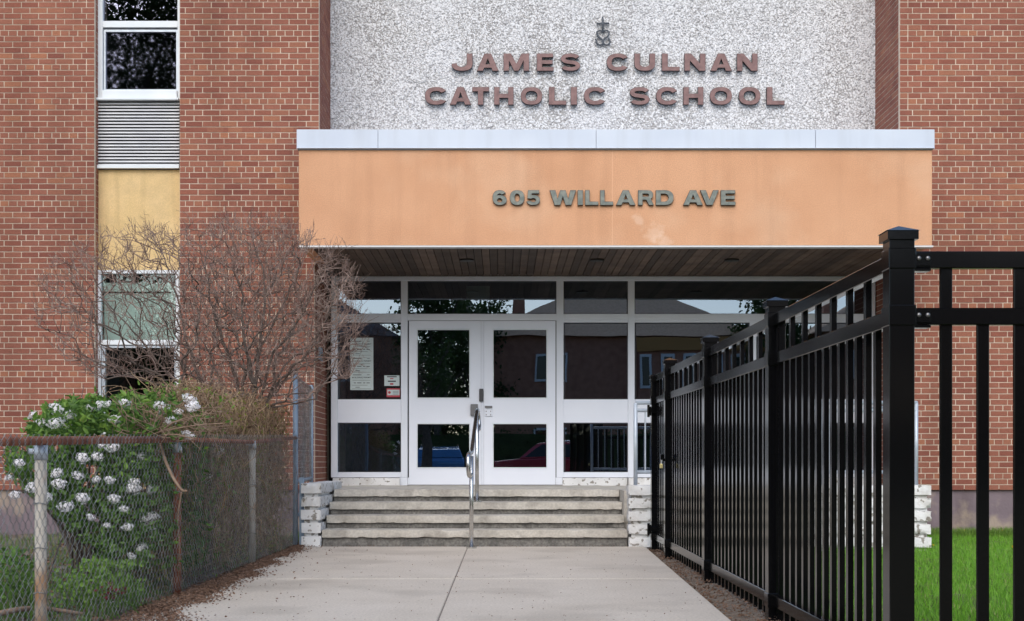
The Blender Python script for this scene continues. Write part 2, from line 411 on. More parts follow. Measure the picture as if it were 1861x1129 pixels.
# ------------------------------------------------------------------ school building
SB = thing('school_building', 'red brick school building with recessed white pebbledash entrance bay', 'building', (0, YW, 0))

def courses(z0, z1):
    k0 = math.ceil((z0-ZREF)/COURSE-.5+.02); k1 = math.floor((z1-ZREF)/COURSE+.5-.02)
    out = []
    for k in range(k0, k1+1):
        zc = ZREF+k*COURSE; a, b = zc-COURSE/2, zc+COURSE/2
        out.append((k, a, b))
    return out
def joints(k, u0, u1, org, sgn):
    L = .2054; h = k % 6 == 0
    st = L/2 if h else L
    off = {True: .098}.get(h, .255 if k % 2 else .153)
    js = set()
    n = int((u1-u0)/st)+8
    for i in range(-n, n):
        u = org+sgn*(off+i*st)
        if u0+.03 < u < u1-.03:
            js.add(round(u, 4))
    # drop whatever lies before the quoin bricks except the stub
    js = sorted(js)
    if not h and k % 2:
        q = org+sgn*.098
        js = [j for j in js if sgn*(j-org) > .15]
        if u0 < q < u1: js.append(q)
        js.sort()
    elif not h:
        js = [j for j in js if sgn*(j-org) > .12]
    return [u0]+js+[u1]
J = .0051
class Bricks:
    """bricks on one wall part: chosen ones single, the rest joined"""
    def __init__(s): s.mb = MB(); s.single = []; s.tone = []
    def add(s, ax, pl, nrm, u0, u1, z0, z1, pick, hd=False):
        dp = random.uniform(-.0012, .0012)-.0022; dt = .05
        w = (u1-u0)-2*J; hgt = (z1-z0)-2*J*.92
        if w < .02: return
        uc, zc = (u0+u1)/2+random.uniform(-.0012, .0012), (z0+z1)/2+random.uniform(-.0007, .0007)
        if pick and abs(w-(.2054-2*J)) < .004 and ax == 'x':
            s.single.append((uc, pl+dp, zc)); return
        if ax == 'x': s.mb.box(uc-w/2, uc+w/2, pl+dp, pl+dt, zc-hgt/2, zc+hgt/2)
        else: s.mb.box(pl-nrm*dp, pl-nrm*dt, uc-w/2, uc+w/2, zc-hgt/2, zc+hgt/2)
        t = random.random()*.9
        if hd: t = .35+.65*random.random()**.7
        s.tone += [t]*6
bm_stretch = MB().box(-(.2054/2-J), .2054/2-J, 0, .055, -(COURSE/2-J*.92), COURSE/2-J*.92).mesh('brick', MATS['brick_single'])
def brick_wall(rects, returns, backs, pickbox, label):
    """rects: (x0,x1,z0,z1,org,sgn) on the front plane; returns: (x, y0, y1, z0, z1, n)"""
    mb = MB()
    for b in backs: mb.box(*b)
    w = ob('brick_wall', mb, 'mortar', SB, label=label)
    B = Bricks()
    for x0, x1, z0, z1, org, sgn in rects:
        for k, a, b in courses(z0, z1):
            js = joints(k, x0, x1, org, sgn)
            for u0, u1 in zip(js, js[1:]):
                px = VX+(u0+u1)/2*F/YW; py = VY-((a+b)/2-CZ)*F/YW
                B.add('x', YW, 1, u0, u1, a, b, any(q[0] < px < q[2] and q[1] < py < q[3] for q in pickbox), k % 6 == 0)
    for x, y0, y1, z0, z1, n in returns:
        for k, a, b in courses(z0, z1):
            js = joints(k, y0, y1, y0-.1, 1)
            for u0, u1 in zip(js, js[1:]): B.add('y', x, n, u0, u1, a, b, False, k % 6 == 0)
    random.Random(3).shuffle(B.single) if False else None
    me = B.mb.mesh('bricks', MATS['brick_joined'])
    at = me.attributes.new('tone', 'FLOAT', 'FACE'); at.data.foreach_set('value', B.tone)
    o = ob('brick_courses', me, None, w, kind='stuff')
    for uc, y, zc in B.single[:100]:
        q = bpy.data.objects.new('brick', bm_stretch); link(q, w, (uc, y, zc))
    rest = B.single[100:]
    if rest:
        mb2 = MB(); tn = []
        hw, hh = .2054/2-J, COURSE/2-J*.92
        for uc, y, zc in rest: mb2.box(uc-hw, uc+hw, y, y+.055, zc-hh, zc+hh); tn += [random.random()]*6
        # merge into the joined mesh
        k = len(me.vertices)
        full = MB(); full.v = B.mb.v+mb2.v; full.f = B.mb.f+[tuple(i+k for i in f) for f in mb2.f]
        me2 = full.mesh('bricks', MATS['brick_joined']); a2 = me2.attributes.new('tone', 'FLOAT', 'FACE'); a2.data.foreach_set('value', B.tone+tn)
        o.data = me2
ZT = 7.4
WX0, WX1 = PX(172, YW), PX(326.5, YW)     # window bay
XF0, XF1 = PX(-160, YW), PX(2020, YW)
D = .006
brick_wall([(XF0, WX0, ZB, ZT, WX0, -1)], [(WX0, YW+.05, YW+.20, ZB, ZT, 1)],
           [(XF0, WX0-.001, YW+D*0+.002, YW+.5, ZB, ZT)], [(0, 20, 172, 400)], 'left stretch of red brick wall beside the window bay')
ZCAN = PZ(240, YW)
XL2 = PX(571.7, YW)
brick_wall([(WX1, XL, ZCAN, ZT, XL, -1), (WX1, XL2, ZB, ZCAN, XL2, -1)],
           [(WX1, YW+.05, YW+.20, ZB, ZT, -1), (XL, YW+.05, YB+.1, ZCAN, ZT, 1), (XL2, YW+.05, YB+.1, LAND+.02, ZCAN, 1)],
           [(WX1+.001, XL-.001, YW+.002, YB+.3, ZCAN, ZT), (WX1+.001, XL2-.001, YW+.002, YB+.3, ZB, ZCAN)], [(340, 20, 540, 380)],
           'middle stretch of red brick wall between window bay and entrance')
brick_wall([(XR, XF1, ZB, ZT, XR, 1)], [(XR, YW+.05, YB+.1, LAND+.02, ZT, -1)],
           [(XR+.001, XF1, YW+.002, YB+.3, ZB, ZT)], [(1700, 20, 1861, 420)], 'right stretch of red brick wall beside the entrance')
# foundation under the brick
m = MB(); m.box(XF0, XL2-.03, YW+.035, YW+.5, -.5, ZB); ob('foundation', m, 'foundation', SB)
m = MB(); m.box(XR+.03, XF1, YW+.035, YW+.5, -.5, ZB); ob('foundation', m, 'foundation', SB)
m = MB(); m.box(XR+.01, XF1, YW-.045, YW+.03, -.1, PZ(967, YW)); ob('footing', m, 'foundation', SB, bevel=.01)
# pebbledash panel of the recess
m = MB(); m.box(XL-.05, XR+.05, YB, YB+.25, PZ(503, YB)-.0, ZT); pd = ob('pebbledash_panel', m, 'pebble_dash', SB)
# real pebbles standing proud
n = 46000
xs = rng.uniform(XL, XR, n); zs = rng.uniform(4.3, ZT, n); r_ = rng.uniform(.006, .012, n)
q = np.array([[1, 0, 0], [0, 0, 1], [-1, 0, 0], [0, 0, -1], [0, -1, 0]], float)
sc = np.stack([r_*rng.uniform(.8, 1.5, n), r_*.36, r_], 1)
off = rng.normal(0, .35, (n, 5, 1))
ca, sa = np.cos(rng.uniform(0, 6.28, n)), np.sin(rng.uniform(0, 6.28, n))
V = q[None]*sc[:, None]
X2 = V[..., 0]*ca[:, None]-V[..., 2]*sa[:, None]; Z2 = V[..., 0]*sa[:, None]+V[..., 2]*ca[:, None]
V = np.stack([X2+xs[:, None], V[..., 1]+YB, Z2+zs[:, None]], -1)
V[:, 4, 0] += rng.normal(0, .003, n); V[:, 4, 2] += rng.normal(0, .003, n)
k = np.arange(n)[:, None]*5
Fq = np.concatenate([k+np.array([[a, b, 4]]) for a, b in ((0, 1), (1, 2), (2, 3), (3, 0))], 0)
mp = mat('pebble', (.5, .5, .5), rough=.9)
T = TOOLS['pebble']
v = T['n'].new('ShaderNodeTexVoronoi'); v.inputs['Scale'].default_value = 55; T['l'].new(T['g'].outputs['Position'], v.inputs['Vector'])
sp = T['n'].new('ShaderNodeSeparateColor'); T['l'].new(v.outputs['Color'], sp.inputs[0])
c = T['ramp'](sp.outputs[0], 0, 1, (.53, .535, .545), (.70, .705, .72)); x = c.color_ramp.elements.new(.25); x.color = (.65, .655, .67, 1)
T['l'].new(c.outputs[0], T['b'].inputs['Base Color'])
ob('pebbles', npmesh('pebbles', V.reshape(-1, 3), Fq, 'pebble'), None, pd, kind='stuff')

# ---- window bay at the left
def win_bay():
    YF = YW+.12      # frame plane
    def fr(mb, a, b, c, d, y0=YF, y1=YF+.07): mb.box(PX(a, YF), PX(c, YF), y0, y1, PZ(b, YF), PZ(d, YF))
    # upper window
    w = MB()
    x0, x1 = 172, 327
    fr(w, 174, -320, 186.5, 182); fr(w, 322.5, -320, 327, 182)
    fr(w, 186.5, 38, 322.5, 50); fr(w, 186.5, 165, 322.5, 182, YF-.03); fr(w, 186.5, -145, 322.5, -132)
    win = ob('window', w, 'window_white', SB, bevel=.004, label='upper window with dark glass above the louvre')
    s = MB(); fr(s, 187.5, 53, 191, 165, YF+.02, YF+.06); fr(s, 319.5, 53, 322, 165, YF+.02, YF+.06); fr(s, 191, 53, 319.5, 57, YF+.02, YF+.06); fr(s, 191, 161.5, 319.5, 165, YF+.02, YF+.06)
    ob('sash', s, 'galvanised', win)
    g = MB(); g.quad(P(186, 38, YF+.05), P(323, 38, YF+.05), P(323, -132, YF+.05), P(186, -132, YF+.05)); ob('pane', g, 'window_glass', win)
    g = MB(); g.quad(P(190, 164, YF+.05), P(320, 164, YF+.05), P(320, 54, YF+.05), P(190, 54, YF+.05)); ob('pane', g, 'screen_glass', win)
    s = MB(); fr(s, 173, 180, 326, 183.5, YF-.06, YF+.02); ob('sill', s, 'window_white', win)
    # louvre
    l0 = MB(); fr(l0, 172.5, 184, 327, 308, YF+.045, YF+.06)
    lv = ob('louvre', l0, 'louvre_dark', SB)
    for i in range(20):
        y0 = 186+i*5.85
        z1, z0 = PZ(y0, YF), PZ(y0+3.6, YF)
        s = MB(); s.prism([(YF+.02, z1), (YF+.045, z1), (YF+.02, z0), (YF-.005, z0)], PX(177, YF), PX(325.5, YF)); ob('slat', s, 'louvre', lv)
    s = MB(); fr(s, 173, 184, 176.5, 300, YF-.01, YF+.04); ob('frame', s, 'louvre', lv)
    s = MB(); fr(s, 172.5, 301, 326.5, 307, YF-.04, YF+.04); ob('flashing', s, 'window_white', lv)
    # stucco panel
    s = MB(); fr(s, 171, 308.5, 328, 490, YF+.02, YF+.15); ob('stucco_panel', s, 'yellow_stucco', SB)
    # lower window
    w = MB(); YG = YF+.02
    fr(w, 173, 491, 183, 790); fr(w, 319, 491, 327, 790); fr(w, 183, 491, 319, 497.5); fr(w, 183, 618, 319, 627); fr(w, 183, 770, 319, 790)
    win = ob('window', w, 'window_white', SB, bevel=.004, label='lower window with pale blind, behind the bare shrub')
    s = MB(); fr(s, 184, 628, 190, 770, YF+.02, YF+.06); fr(s, 316, 628, 319, 770, YF+.02, YF+.06); fr(s, 190, 628, 316, 632, YF+.02, YF+.06); ob('sash', s, 'galvanised', win)
    g = MB(); g.quad(P(182, 619, YF+.05), P(320, 619, YF+.05), P(320, 496, YF+.05), P(182, 496, YF+.05)); ob('pane', g, 'lower_glass', win)
    g = MB(); g.quad(P(188, 771, YF+.05), P(317, 771, YF+.05), P(317, 630, YF+.05), P(188, 630, YF+.05)); ob('pane', g, 'lower_glass', win)
    b = MB(); fr(b, 184, 512, 318, 528, YF+.10, YF+.105); fr(b, 184, 531, 318, 618, YF+.12, YF+.13)
    ob('blind', b, 'blind', win)
    s = MB(); fr(s, 171, 790, 328, 889, YF+.02, YF+.15); ob('stucco_panel', s, 'yellow_stucco', SB)
    # dark rooms behind
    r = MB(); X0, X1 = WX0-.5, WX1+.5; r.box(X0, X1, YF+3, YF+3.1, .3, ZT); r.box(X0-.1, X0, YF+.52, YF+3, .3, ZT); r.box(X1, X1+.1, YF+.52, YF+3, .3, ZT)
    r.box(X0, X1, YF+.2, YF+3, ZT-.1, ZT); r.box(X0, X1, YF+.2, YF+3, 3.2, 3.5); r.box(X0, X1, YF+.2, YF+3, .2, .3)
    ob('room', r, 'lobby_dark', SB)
win_bay()

# ---- canopy
CA = ob('canopy', MB().box(PX(543, YC), PX(1694, YC), YC, YC+.12, PZ(446, YC), PZ(273, YC)), 'fascia_stucco', SB, bevel=.004)
cx0, cx1 = PX(543, YC), PX(1694, YC)
m = MB(); m.box(cx0, cx0+.12, YC+.12, YW+.0, PZ(446, YC), PZ(273, YC)); ob('side', m, 'fascia_stucco', CA); m = MB(); m.box(cx1-.12, cx1, YC+.12, YW, PZ(446, YC), PZ(273, YC)); ob('side', m, 'fascia_stucco', CA)
fx = [541, 687.3, 1083, 1481, 1696]
for a, b in zip(fx, fx[1:]):
    m = MB(); z0, z1 = PZ(271, YC), PZ(236.5, YC); X0, X1 = PX(a+(.5 if a > 541 else 0), YC), PX(b-.4, YC)
    pr = [(YC-.035, z0), (YC-.022, z0), (YC-.012, z0+.01), (YC-.005, z1-.02), (YC-.005, z1), (YC-.03, z1), (YC-.027, z0+.012), (YC-.035, z0+.006)]
    m.prism([(YC-.040, z0), (YC-.004, z0), (YC-.004, z1), (YC-.026, z1), (YC-.028, z0+.014), (YC-.040, z0+.008)], X0, X1)
    ob('flashing', m, 'flashing', CA)
m = MB(); m.box(cx0, cx1, YC, YB-.003, PZ(273, YC)+.002, PZ(238, YC)); ob('roof_deck', m, 'flashing', CA)
m = MB(); m.box(cx0-.02, cx0-.004, YC-.02, YW-.01, PZ(271, YC), PZ(236.5, YC)); ob('edge_flashing', m, 'flashing', CA); m = MB(); m.box(cx1+.004, cx1+.02, YC-.02, YW-.01, PZ(271, YC), PZ(236.5, YC)); ob('edge_flashing', m, 'flashing', CA)
m = MB(); m.box(cx0-.01, cx1+.01, YC-.012, YC+.10, PZ(449.5, YC), PZ(446.6, YC)); ob('drip_edge', m, 'white_trim', CA)
# control joint in the stucco
m = MB(); m.box(PX(1113, YC)-.002, PX(1113, YC)+.002, YC-.0015, YC+.01, PZ(446, YC), PZ(273, YC))
mat('joint_caulk', (.74, .46, .29), rough=.8); ob('control_joint', m, 'joint_caulk', CA)
# soffit planks
ZS = PZ(449.5, YC); w = .0885; nP = int((XR-XL-.02)/w)
for i in range(nP):
    x = cx0+.13+i*w
    if x+w > cx1-.12: break
    t = random.random()
    nm = 'soffit_%d' % (i % 5)
    if nm not in MATS:
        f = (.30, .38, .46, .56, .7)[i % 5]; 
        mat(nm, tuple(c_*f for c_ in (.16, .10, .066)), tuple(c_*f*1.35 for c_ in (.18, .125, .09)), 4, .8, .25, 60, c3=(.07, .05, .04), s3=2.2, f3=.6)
    pm = MB(); pm.box(x+.0035, x+w-.0035, YC+.125, YB-.06, ZS+.004+random.uniform(0, .004), ZS+.03)
    ob('plank', pm, random.choice([k_ for k_ in MATS if k_.startswith('soffit_') and k_ != 'soffit_wood']), CA)
m = MB(); m.box(cx0+.12, cx1-.12, YC+.12, YB-.05, ZS+.032, ZS+.06); ob('soffit_backing', m, 'louvre_dark', CA)
for px in (848, 1085, 1330):
    p = P(px, 478, (YC+YB)/2); m = MB(); c_ = Vector((PX(px, 15.3), 15.3, ZS)); m.tube([c_+Vector((0, 0, -.012)), c_+Vector((0, 0, .02))], .085, 20)
    ob('downlight', m, 'metal_can', CA)

# ---- entrance glazing
YG = YB-.03
def fr2(mb, a, b, c, d, y0=YB-.06, y1=YB+.04): mb.box(PX(a, YG), PX(c, YG), y0, y1, PZ(b, YG), PZ(d, YG))
EN = MB()
for a, b_, c, d in ((602, 503, 614, 868), (729, 511, 741, 868), (1011, 511, 1024, 868), (1141, 511, 1153, 868), (1577, 511, 1590, 868)):
    fr2(EN, a, b_, c, d)
fr2(EN, 614, 503, 1590, 511, YB-.065, YB+.041)
EN = ob('entrance_frame', EN, 'aluminium', SB, bevel=.004)
bays = ((614, 729), (1024, 1141), (1153, 1362), (1374, 1577))
m = MB(); fr2(m, 1362, 583, 1374, 868); ob('mullion', m, 'aluminium', EN, bevel=.004)
def pane(par, a, b, c, d, y=YB, m='entrance_glass'):
    g = MB(); g.quad(P(a-1, d+1, YG)+Vector((0, y-YG, 0)), P(c+1, d+1, YG)+Vector((0, y-YG, 0)), P(c+1, b-1, YG)+Vector((0, y-YG, 0)), P(a-1, b-1, YG)+Vector((0, y-YG, 0)))
    return ob('pane', g, m, par)
def gask(par, a, b, c, d, t=.9):
    g = MB()
    for q in ((a, b, a+t, d), (c-t, b, c, d), (a+t, b, c-t, b+t), (a+t, d-t, c-t, d)): fr2(g, *q, YB-.035, YB+.02)
    ob('gasket', g, 'gasket', par)
for a, c in ((614, 729), (741, 1011), (1024, 1141), (1153, 1577)):
    m = MB(); fr2(m, a, 571, c, 583, YB-.055, YB+.035); ob('transom_bar', m, 'aluminium', EN, bevel=.003)
    pane(EN, a, 512, c, 571); gask(EN, a, 511.3, c, 571)
for a, c in bays:
    m = MB(); fr2(m, a, 583.2, c, 586.5, YB-.045, YB+.035); ob('glazing_bead', m, 'aluminium', EN)
    pane(EN, a, 587, c, 726); gask(EN, a+2, 586.8, c, 725.6)
    m = MB(); fr2(m, a, 726, c, 768.5, YB-.045, YB+.03); ob('spandrel_panel', m, 'aluminium_panel', EN, bevel=.003)
    pane(EN, a, 769, c, 858); gask(EN, a+2, 769, c, 858)
    m = MB(); fr2(m, a, 858.3, c, 867.9, YB-.055, YB+.035); ob('bottom_rail', m, 'aluminium', EN, bevel=.003)
for x0, x1, g0, g1, lb in ((743.5, 874, 757, 855, 'left door with the dark grey pull plate'), (879.5, 1009.5, 895, 995, 'right door with the small perforated pull plate')):
    m = MB(); Yf = YB-.05
    fr2(m, x0, 584, g0, 881, Yf, YB+.01); fr2(m, g1, 584, x1, 881, Yf, YB+.01); fr2(m, g0, 584, g1, 598, Yf, YB+.01)
    fr2(m, g0, 725, g1, 769, Yf, YB+.01); fr2(m, g0, 851.5, g1, 881, Yf, YB+.01)
    d_ = ob('door', m, 'aluminium_panel', SB, label=lb)
    b = MB()
    for (u, v) in ((598, 725), (769, 851.5)):
        for q in ((g0, u, g0+2, v), (g1-2, u, g1, v), (g0+2, u, g1-2, u+2), (g0+2, v-2, g1-2, v)): fr2(b, *q, YB-.058, YB-.03)
    ob('glazing_bead', b, 'window_white', d_)
    for (u, v) in ((598, 725), (769, 851.5)): pane(d_, g0, u, g1, v, YB-.02)
    if x0 < 800:
        m = MB(); fr2(m, 855.5, 735, 868.5, 756, YB-.10, Yf-.002); ob('pull_plate', m, 'gunmetal', d_, bevel=.004)
    else:
        m = MB(); fr2(m, 881, 737.5, 895, 757, YB-.07, Yf-.002); h = ob('pull_plate', m, 'aluminium', d_, bevel=.003)
        m = MB(); fr2(m, 881.5, 738, 894.5, 742, YB-.09, YB-.0715)
        for q in ((883, 749), (891, 749), (883, 755), (891, 755)): ob('screw', MB().box(PX(q[0], YG), PX(q[0]+1.5, YG), YB-.073, YB-.0703, PZ(q[1], YG), PZ(q[1]-2, YG)), 'gunmetal', d_)
        ob('pull_grip', m, 'gunmetal', d_)
m = MB(); fr2(m, 874.3, 584, 879.2, 881, YB-.04, YB+.012); ob('door_astragal', m, 'aluminium', EN)
m = MB(); fr2(m, 741.2, 583, 743.2, 881, YB-.03, YB+.012); ob('door_jamb', m, 'gasket', EN); m = MB(); fr2(m, 1009.8, 583, 1011, 881, YB-.03, YB+.012); ob('door_jamb', m, 'gasket', EN)
m = MB(); fr2(m, 741, 868, 745, 881, YB-.055, YB+.03); fr2(m, 1010, 868, 1022, 881, YB-.055, YB+.03); fr2(m, 727, 868, 740.5, 882, YB-.055, YB+.03); ob('frame_foot', m, 'aluminium', EN)
tag(ob('intercom', MB().box(PX(871, YG), PX(878.5, YG), YB-.085, YB-.055, PZ(730, YG), PZ(707, YG)), 'gasket', bevel=.008, seg=2),
    'small black intercom unit on the strip between the two entrance doors', 'intercom')
# painted masonry sills below the glazing
for a, c, s_ in ((605, 729, 1), (1022, 1141, 2), (1141, 1590, 3)):
    bmob('sill', rough(PX(a, YG), PX(c, YG)-.01, YB-.10, YB+.05, LAND-.01, PZ(868.5, YG), .004, .06, s_, .02), 'white_paint_block', SB)
# lobby behind the glass
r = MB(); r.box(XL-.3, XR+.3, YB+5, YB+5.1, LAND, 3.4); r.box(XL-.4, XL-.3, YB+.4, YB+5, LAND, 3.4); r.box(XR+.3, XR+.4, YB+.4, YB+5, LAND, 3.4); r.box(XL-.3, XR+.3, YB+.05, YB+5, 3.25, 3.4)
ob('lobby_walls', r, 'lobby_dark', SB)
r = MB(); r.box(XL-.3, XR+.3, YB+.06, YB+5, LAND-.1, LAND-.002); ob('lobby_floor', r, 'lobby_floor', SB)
m = MB(); m.box(PX(848, 18), PX(890, 18), 18, 18.02, PZ(545, 18), PZ(520, 18)); ob('lobby_sign', m, 'blind', SB)
m = MB(); m.box(PX(617, 17.2), PX(627, 17.2), 17.2, 17.3, LAND, 3.2); ob('lobby_column', m, 'foundation', SB)

# ------------------------------------------------------------------ lettering
def arc(cx, cy, a, b, t0, t1, n=18, p=2.0):
    out = []
    for i in range(n+1):
        t = math.radians(t0+(t1-t0)*i/n); c, s = math.cos(t), math.sin(t)
        out.append((cx+a*math.copysign(abs(c)**(2/p), c), cy+b*math.copysign(abs(s)**(2/p), s)))
    return out
def spath(path, hx, hy):
    L, Rr = [], []
    for i in range(len(path)):
        x0, y0 = path[max(0, i-1)]; x1, y1 = path[min(len(path)-1, i+1)]
        dx, dy = x1-x0, y1-y0; d_ = math.hypot(dx, dy); nx, ny = -dy/d_, dx/d_
        L.append((path[i][0]+nx*hx, path[i][1]+ny*hy)); Rr.append((path[i][0]-nx*hx, path[i][1]-ny*hy))
    return L+Rr[::-1]
G = {}
G['I'] = [[(0, 0), (0, 1), (.33, 1), (.33, 0)]]
G['L'] = [[(0, 0), (0, 1), (.32, 1), (.32, .22), (1, .22), (1, 0)]]
G['T'] = [[(.35, 0), (.35, .77), (0, .77), (0, 1), (1.02, 1), (1.02, .77), (.67, .77), (.67, 0)]]
G['H'] = [[(0, 0), (0, 1), (.31, 1), (.31, .62), (.86, .62), (.86, 1), (1.17, 1), (1.17, 0), (.86, 0), (.86, .39), (.31, .39), (.31, 0)]]
G['E'] = [[(0, 0), (0, 1), (1, 1), (1, .79), (.32, .79), (.32, .61), (.96, .61), (.96, .4), (.32, .4), (.32, .21), (1.02, .21), (1.02, 0)]]
G['A'] = [[(0, 0), (.42, 1), (.78, 1), (1.2, 0), (.87, 0), (.8, .18), (.4, .18), (.33, 0)], [(.47, .37), (.73, .37), (.6, .74)]]
G['M'] = [[(0, 0), (0, 1), (.42, 1), (.725, .38), (1.03, 1), (1.45, 1), (1.45, 0), (1.15, 0), (1.15, .62), (.85, 0), (.6, 0), (.3, .62), (.3, 0)]]
G['N'] = [[(0, 0), (0, 1), (.36, 1), (.88, .42), (.88, 1), (1.18, 1), (1.18, 0), (.83, 0), (.3, .6), (.3, 0)]]
G['W'] = [[(0, 1), (.36, 1), (.52, .38), (.7, 1), (1.05, 1), (1.23, .38), (1.39, 1), (1.75, 1), (1.43, 0), (1.06, 0), (.875, .6), (.69, 0), (.32, 0)]]
G['V'] = [[(0, 1), (.35, 1), (.6, .33), (.85, 1), (1.2, 1), (.79, 0), (.41, 0)]]
G['O'] = [arc(.62, .5, .62, .5, 0, 350, 35, 2.4), arc(.62, .5, .35, .29, 0, 350, 35, 2.3)]
G['0'] = [arc(.5, .5, .5, .5, 0, 350, 35, 2.4), arc(.5, .5, .19, .28, 0, 350, 35, 2.3)]
G['C'] = [arc(.62, .5, .62, .5, 32, 328, 34, 2.4)+[(.86, .30)]+arc(.62, .5, .35, .29, 325, 35, 30, 2.3)+[(.86, .66)]]
G['U'] = [[(0, 1), (.31, 1)]+arc(.6, .42, .29, .2, 180, 360, 14)+[(.89, 1), (1.2, 1)]+arc(.6, .42, .6, .42, 0, -180, 20, 2.4)]
G['J'] = [[(.84, 1), (1.15, 1)]+arc(.575, .4, .575, .4, 0, -180, 22, 2.4)+[(.28, .44)]+arc(.56, .4, .28, .19, 180, 360, 14)]
G['D'] = [[(0, 0), (0, 1), (.6, 1)]+arc(.6, .5, .6, .5, 90, -90, 20, 2.3)[1:], [(.32, .22), (.58, .22)]+arc(.58, .5, .3, .28, -90, 90, 16)[1:]+[(.32, .78)]]
G['R'] = [[(0, 0), (0, 1), (.75, 1)]+arc(.75, .69, .38, .31, 90, -60, 14, 2.2)[1:]+[(1.18, 0), (.84, 0), (.62, .36), (.32, .36), (.32, 0)], [(.32, .56), (.7, .56)]+arc(.7, .67, .13, .11, -90, 90, 8)[1:]+[(.32, .78)]]
G['S'] = [spath(arc(.55, .70, .42, .19, 18, 262, 22, 2.2)+arc(.55, .30, .42, .19, 82, -162, 22, 2.2), .13, .10)]
G['6'] = [arc(.52, .5, .52, .5, 38, 270, 24, 2.3)+arc(.52, .33, .52, .33, 270, 465, 20, 2.2)+[(.31, .6), (.36, .72), (.5, .79), (.63, .76), (.66, .70)], arc(.52, .32, .2, .15, 0, 350, 20)]
G['5'] = [[(.1, 1), (.96, 1), (.96, .79), (.38, .79), (.37, .65)]+arc(.5, .335, .52, .335, 105, -165, 24, 2.3)+[(.28, .27)]+arc(.5, .33, .22, .14, -160, 140, 18)+[(.05, .46)]]
def glyph_mesh(ch, x0, x1, z0, z1, y, depth, mats):
    cu = bpy.data.curves.new('g', 'CURVE'); cu.dimensions = '2D'; cu.fill_mode = 'BOTH'
    pts = [p for c in G[ch] for p in c]; mx0, mx1 = min(p[0] for p in pts), max(p[0] for p in pts); my0, my1 = min(p[1] for p in pts), max(p[1] for p in pts)
    for c in G[ch]:
        q = []
        for p in c:
            w = (x0+(p[0]-mx0)/(mx1-mx0)*(x1-x0), z0+(p[1]-my0)/(my1-my0)*(z1-z0))
            if not q or math.dist(q[-1], w) > 1e-5: q.append(w)
        s = cu.splines.new('POLY'); s.points.add(len(q)-1)
        for i, w in enumerate(q): s.points[i].co = (w[0], w[1], 0, 1)
        s.use_cyclic_u = True
    cu.extrude = depth/2; cu.bevel_depth = .0025; cu.bevel_resolution = 0
    to = bpy.data.objects.new('g', cu); COL.objects.link(to)
    dg = bpy.context.evaluated_depsgraph_get(); dg.update()
    me = bpy.data.meshes.new_from_object(to.evaluated_get(dg)); bpy.data.objects.remove(to); bpy.data.curves.remove(cu)
    cxm = (x0+x1)/2; czm = (z0+z1)/2
    for v in me.vertices:
        a, b, c = v.co; v.co = (a-cxm, -c, b-czm)
    me.materials.clear()
    for mm in mats: me.materials.append(MATS[mm])
    for p in me.polygons: p.material_index = 0 if p.normal.y < -.9 else 1
    for p in me.polygons: p.use_smooth = False
    return me, Vector((cxm, y, czm))
def lettering(par, items, y0, y1, Y, depth, mats):
    for ch, a, b in items:
        me, at = glyph_mesh(ch, PX(a, Y), PX(b, Y), PZ(y1, Y), PZ(y0, Y), Y, depth, mats)
        me.name = 'letter'; o = bpy.data.objects.new('letter' if ch.isalpha() else 'digit', me); link(o, par, at)
YL = YB-.045
sg = thing('school_name_sign', 'brown metal letters reading JAMES CULNAN CATHOLIC SCHOOL on white pebbledash', 'sign', (PX(1100, YL), YL, PZ(191, YL)))
lettering(sg, [('J', 821, 858.6), ('A', 867, 906), ('M', 915.3, 961.3), ('E', 975.6, 1005.7), ('S', 1019.4, 1054), ('C', 1102.6, 1140), ('U', 1152.9, 1190), ('L', 1202.8, 1234.7), ('N', 1243.8, 1281.5), ('A', 1291, 1329.5), ('N', 1339.2, 1376)], 98.5, 129.5, YL, .04, ('sign_brown', 'sign_edge'))
lettering(sg, [('C', 772.8, 810.2), ('A', 818, 856), ('T', 858.6, 888.4), ('H', 898.3, 933), ('O', 946.7, 985), ('L', 997.5, 1029), ('I', 1037.3, 1048.3), ('C', 1061.4, 1099), ('S', 1144.7, 1180), ('C', 1192.5, 1229.7), ('H', 1241.9, 1277.7), ('O', 1290, 1329.5), ('O', 1342.5, 1381), ('L', 1393, 1425)], 159.5, 191, YL, .04, ('sign_brown', 'sign_edge'))
YA = YC-.02
sg = thing('address_sign', 'bronze raised letters reading 605 WILLARD AVE on the orange canopy fascia', 'sign', (PX(1115, YA), YA, PZ(373, YA)))
lettering(sg, [('6', 895.5, 920.7), ('0', 927, 952.7), ('5', 957.4, 981), ('W', 999.4, 1046.4), ('I', 1050, 1059), ('L', 1063.6, 1087), ('L', 1091, 1114), ('A', 1119.9, 1154), ('R', 1159.9, 1187.5), ('D', 1192, 1223.6), ('A', 1241.9, 1276.7), ('V', 1272.6, 1305.6), ('E', 1310, 1336)], 346.5, 373, YA, .025, ('sign_bronze', 'sign_edge'))
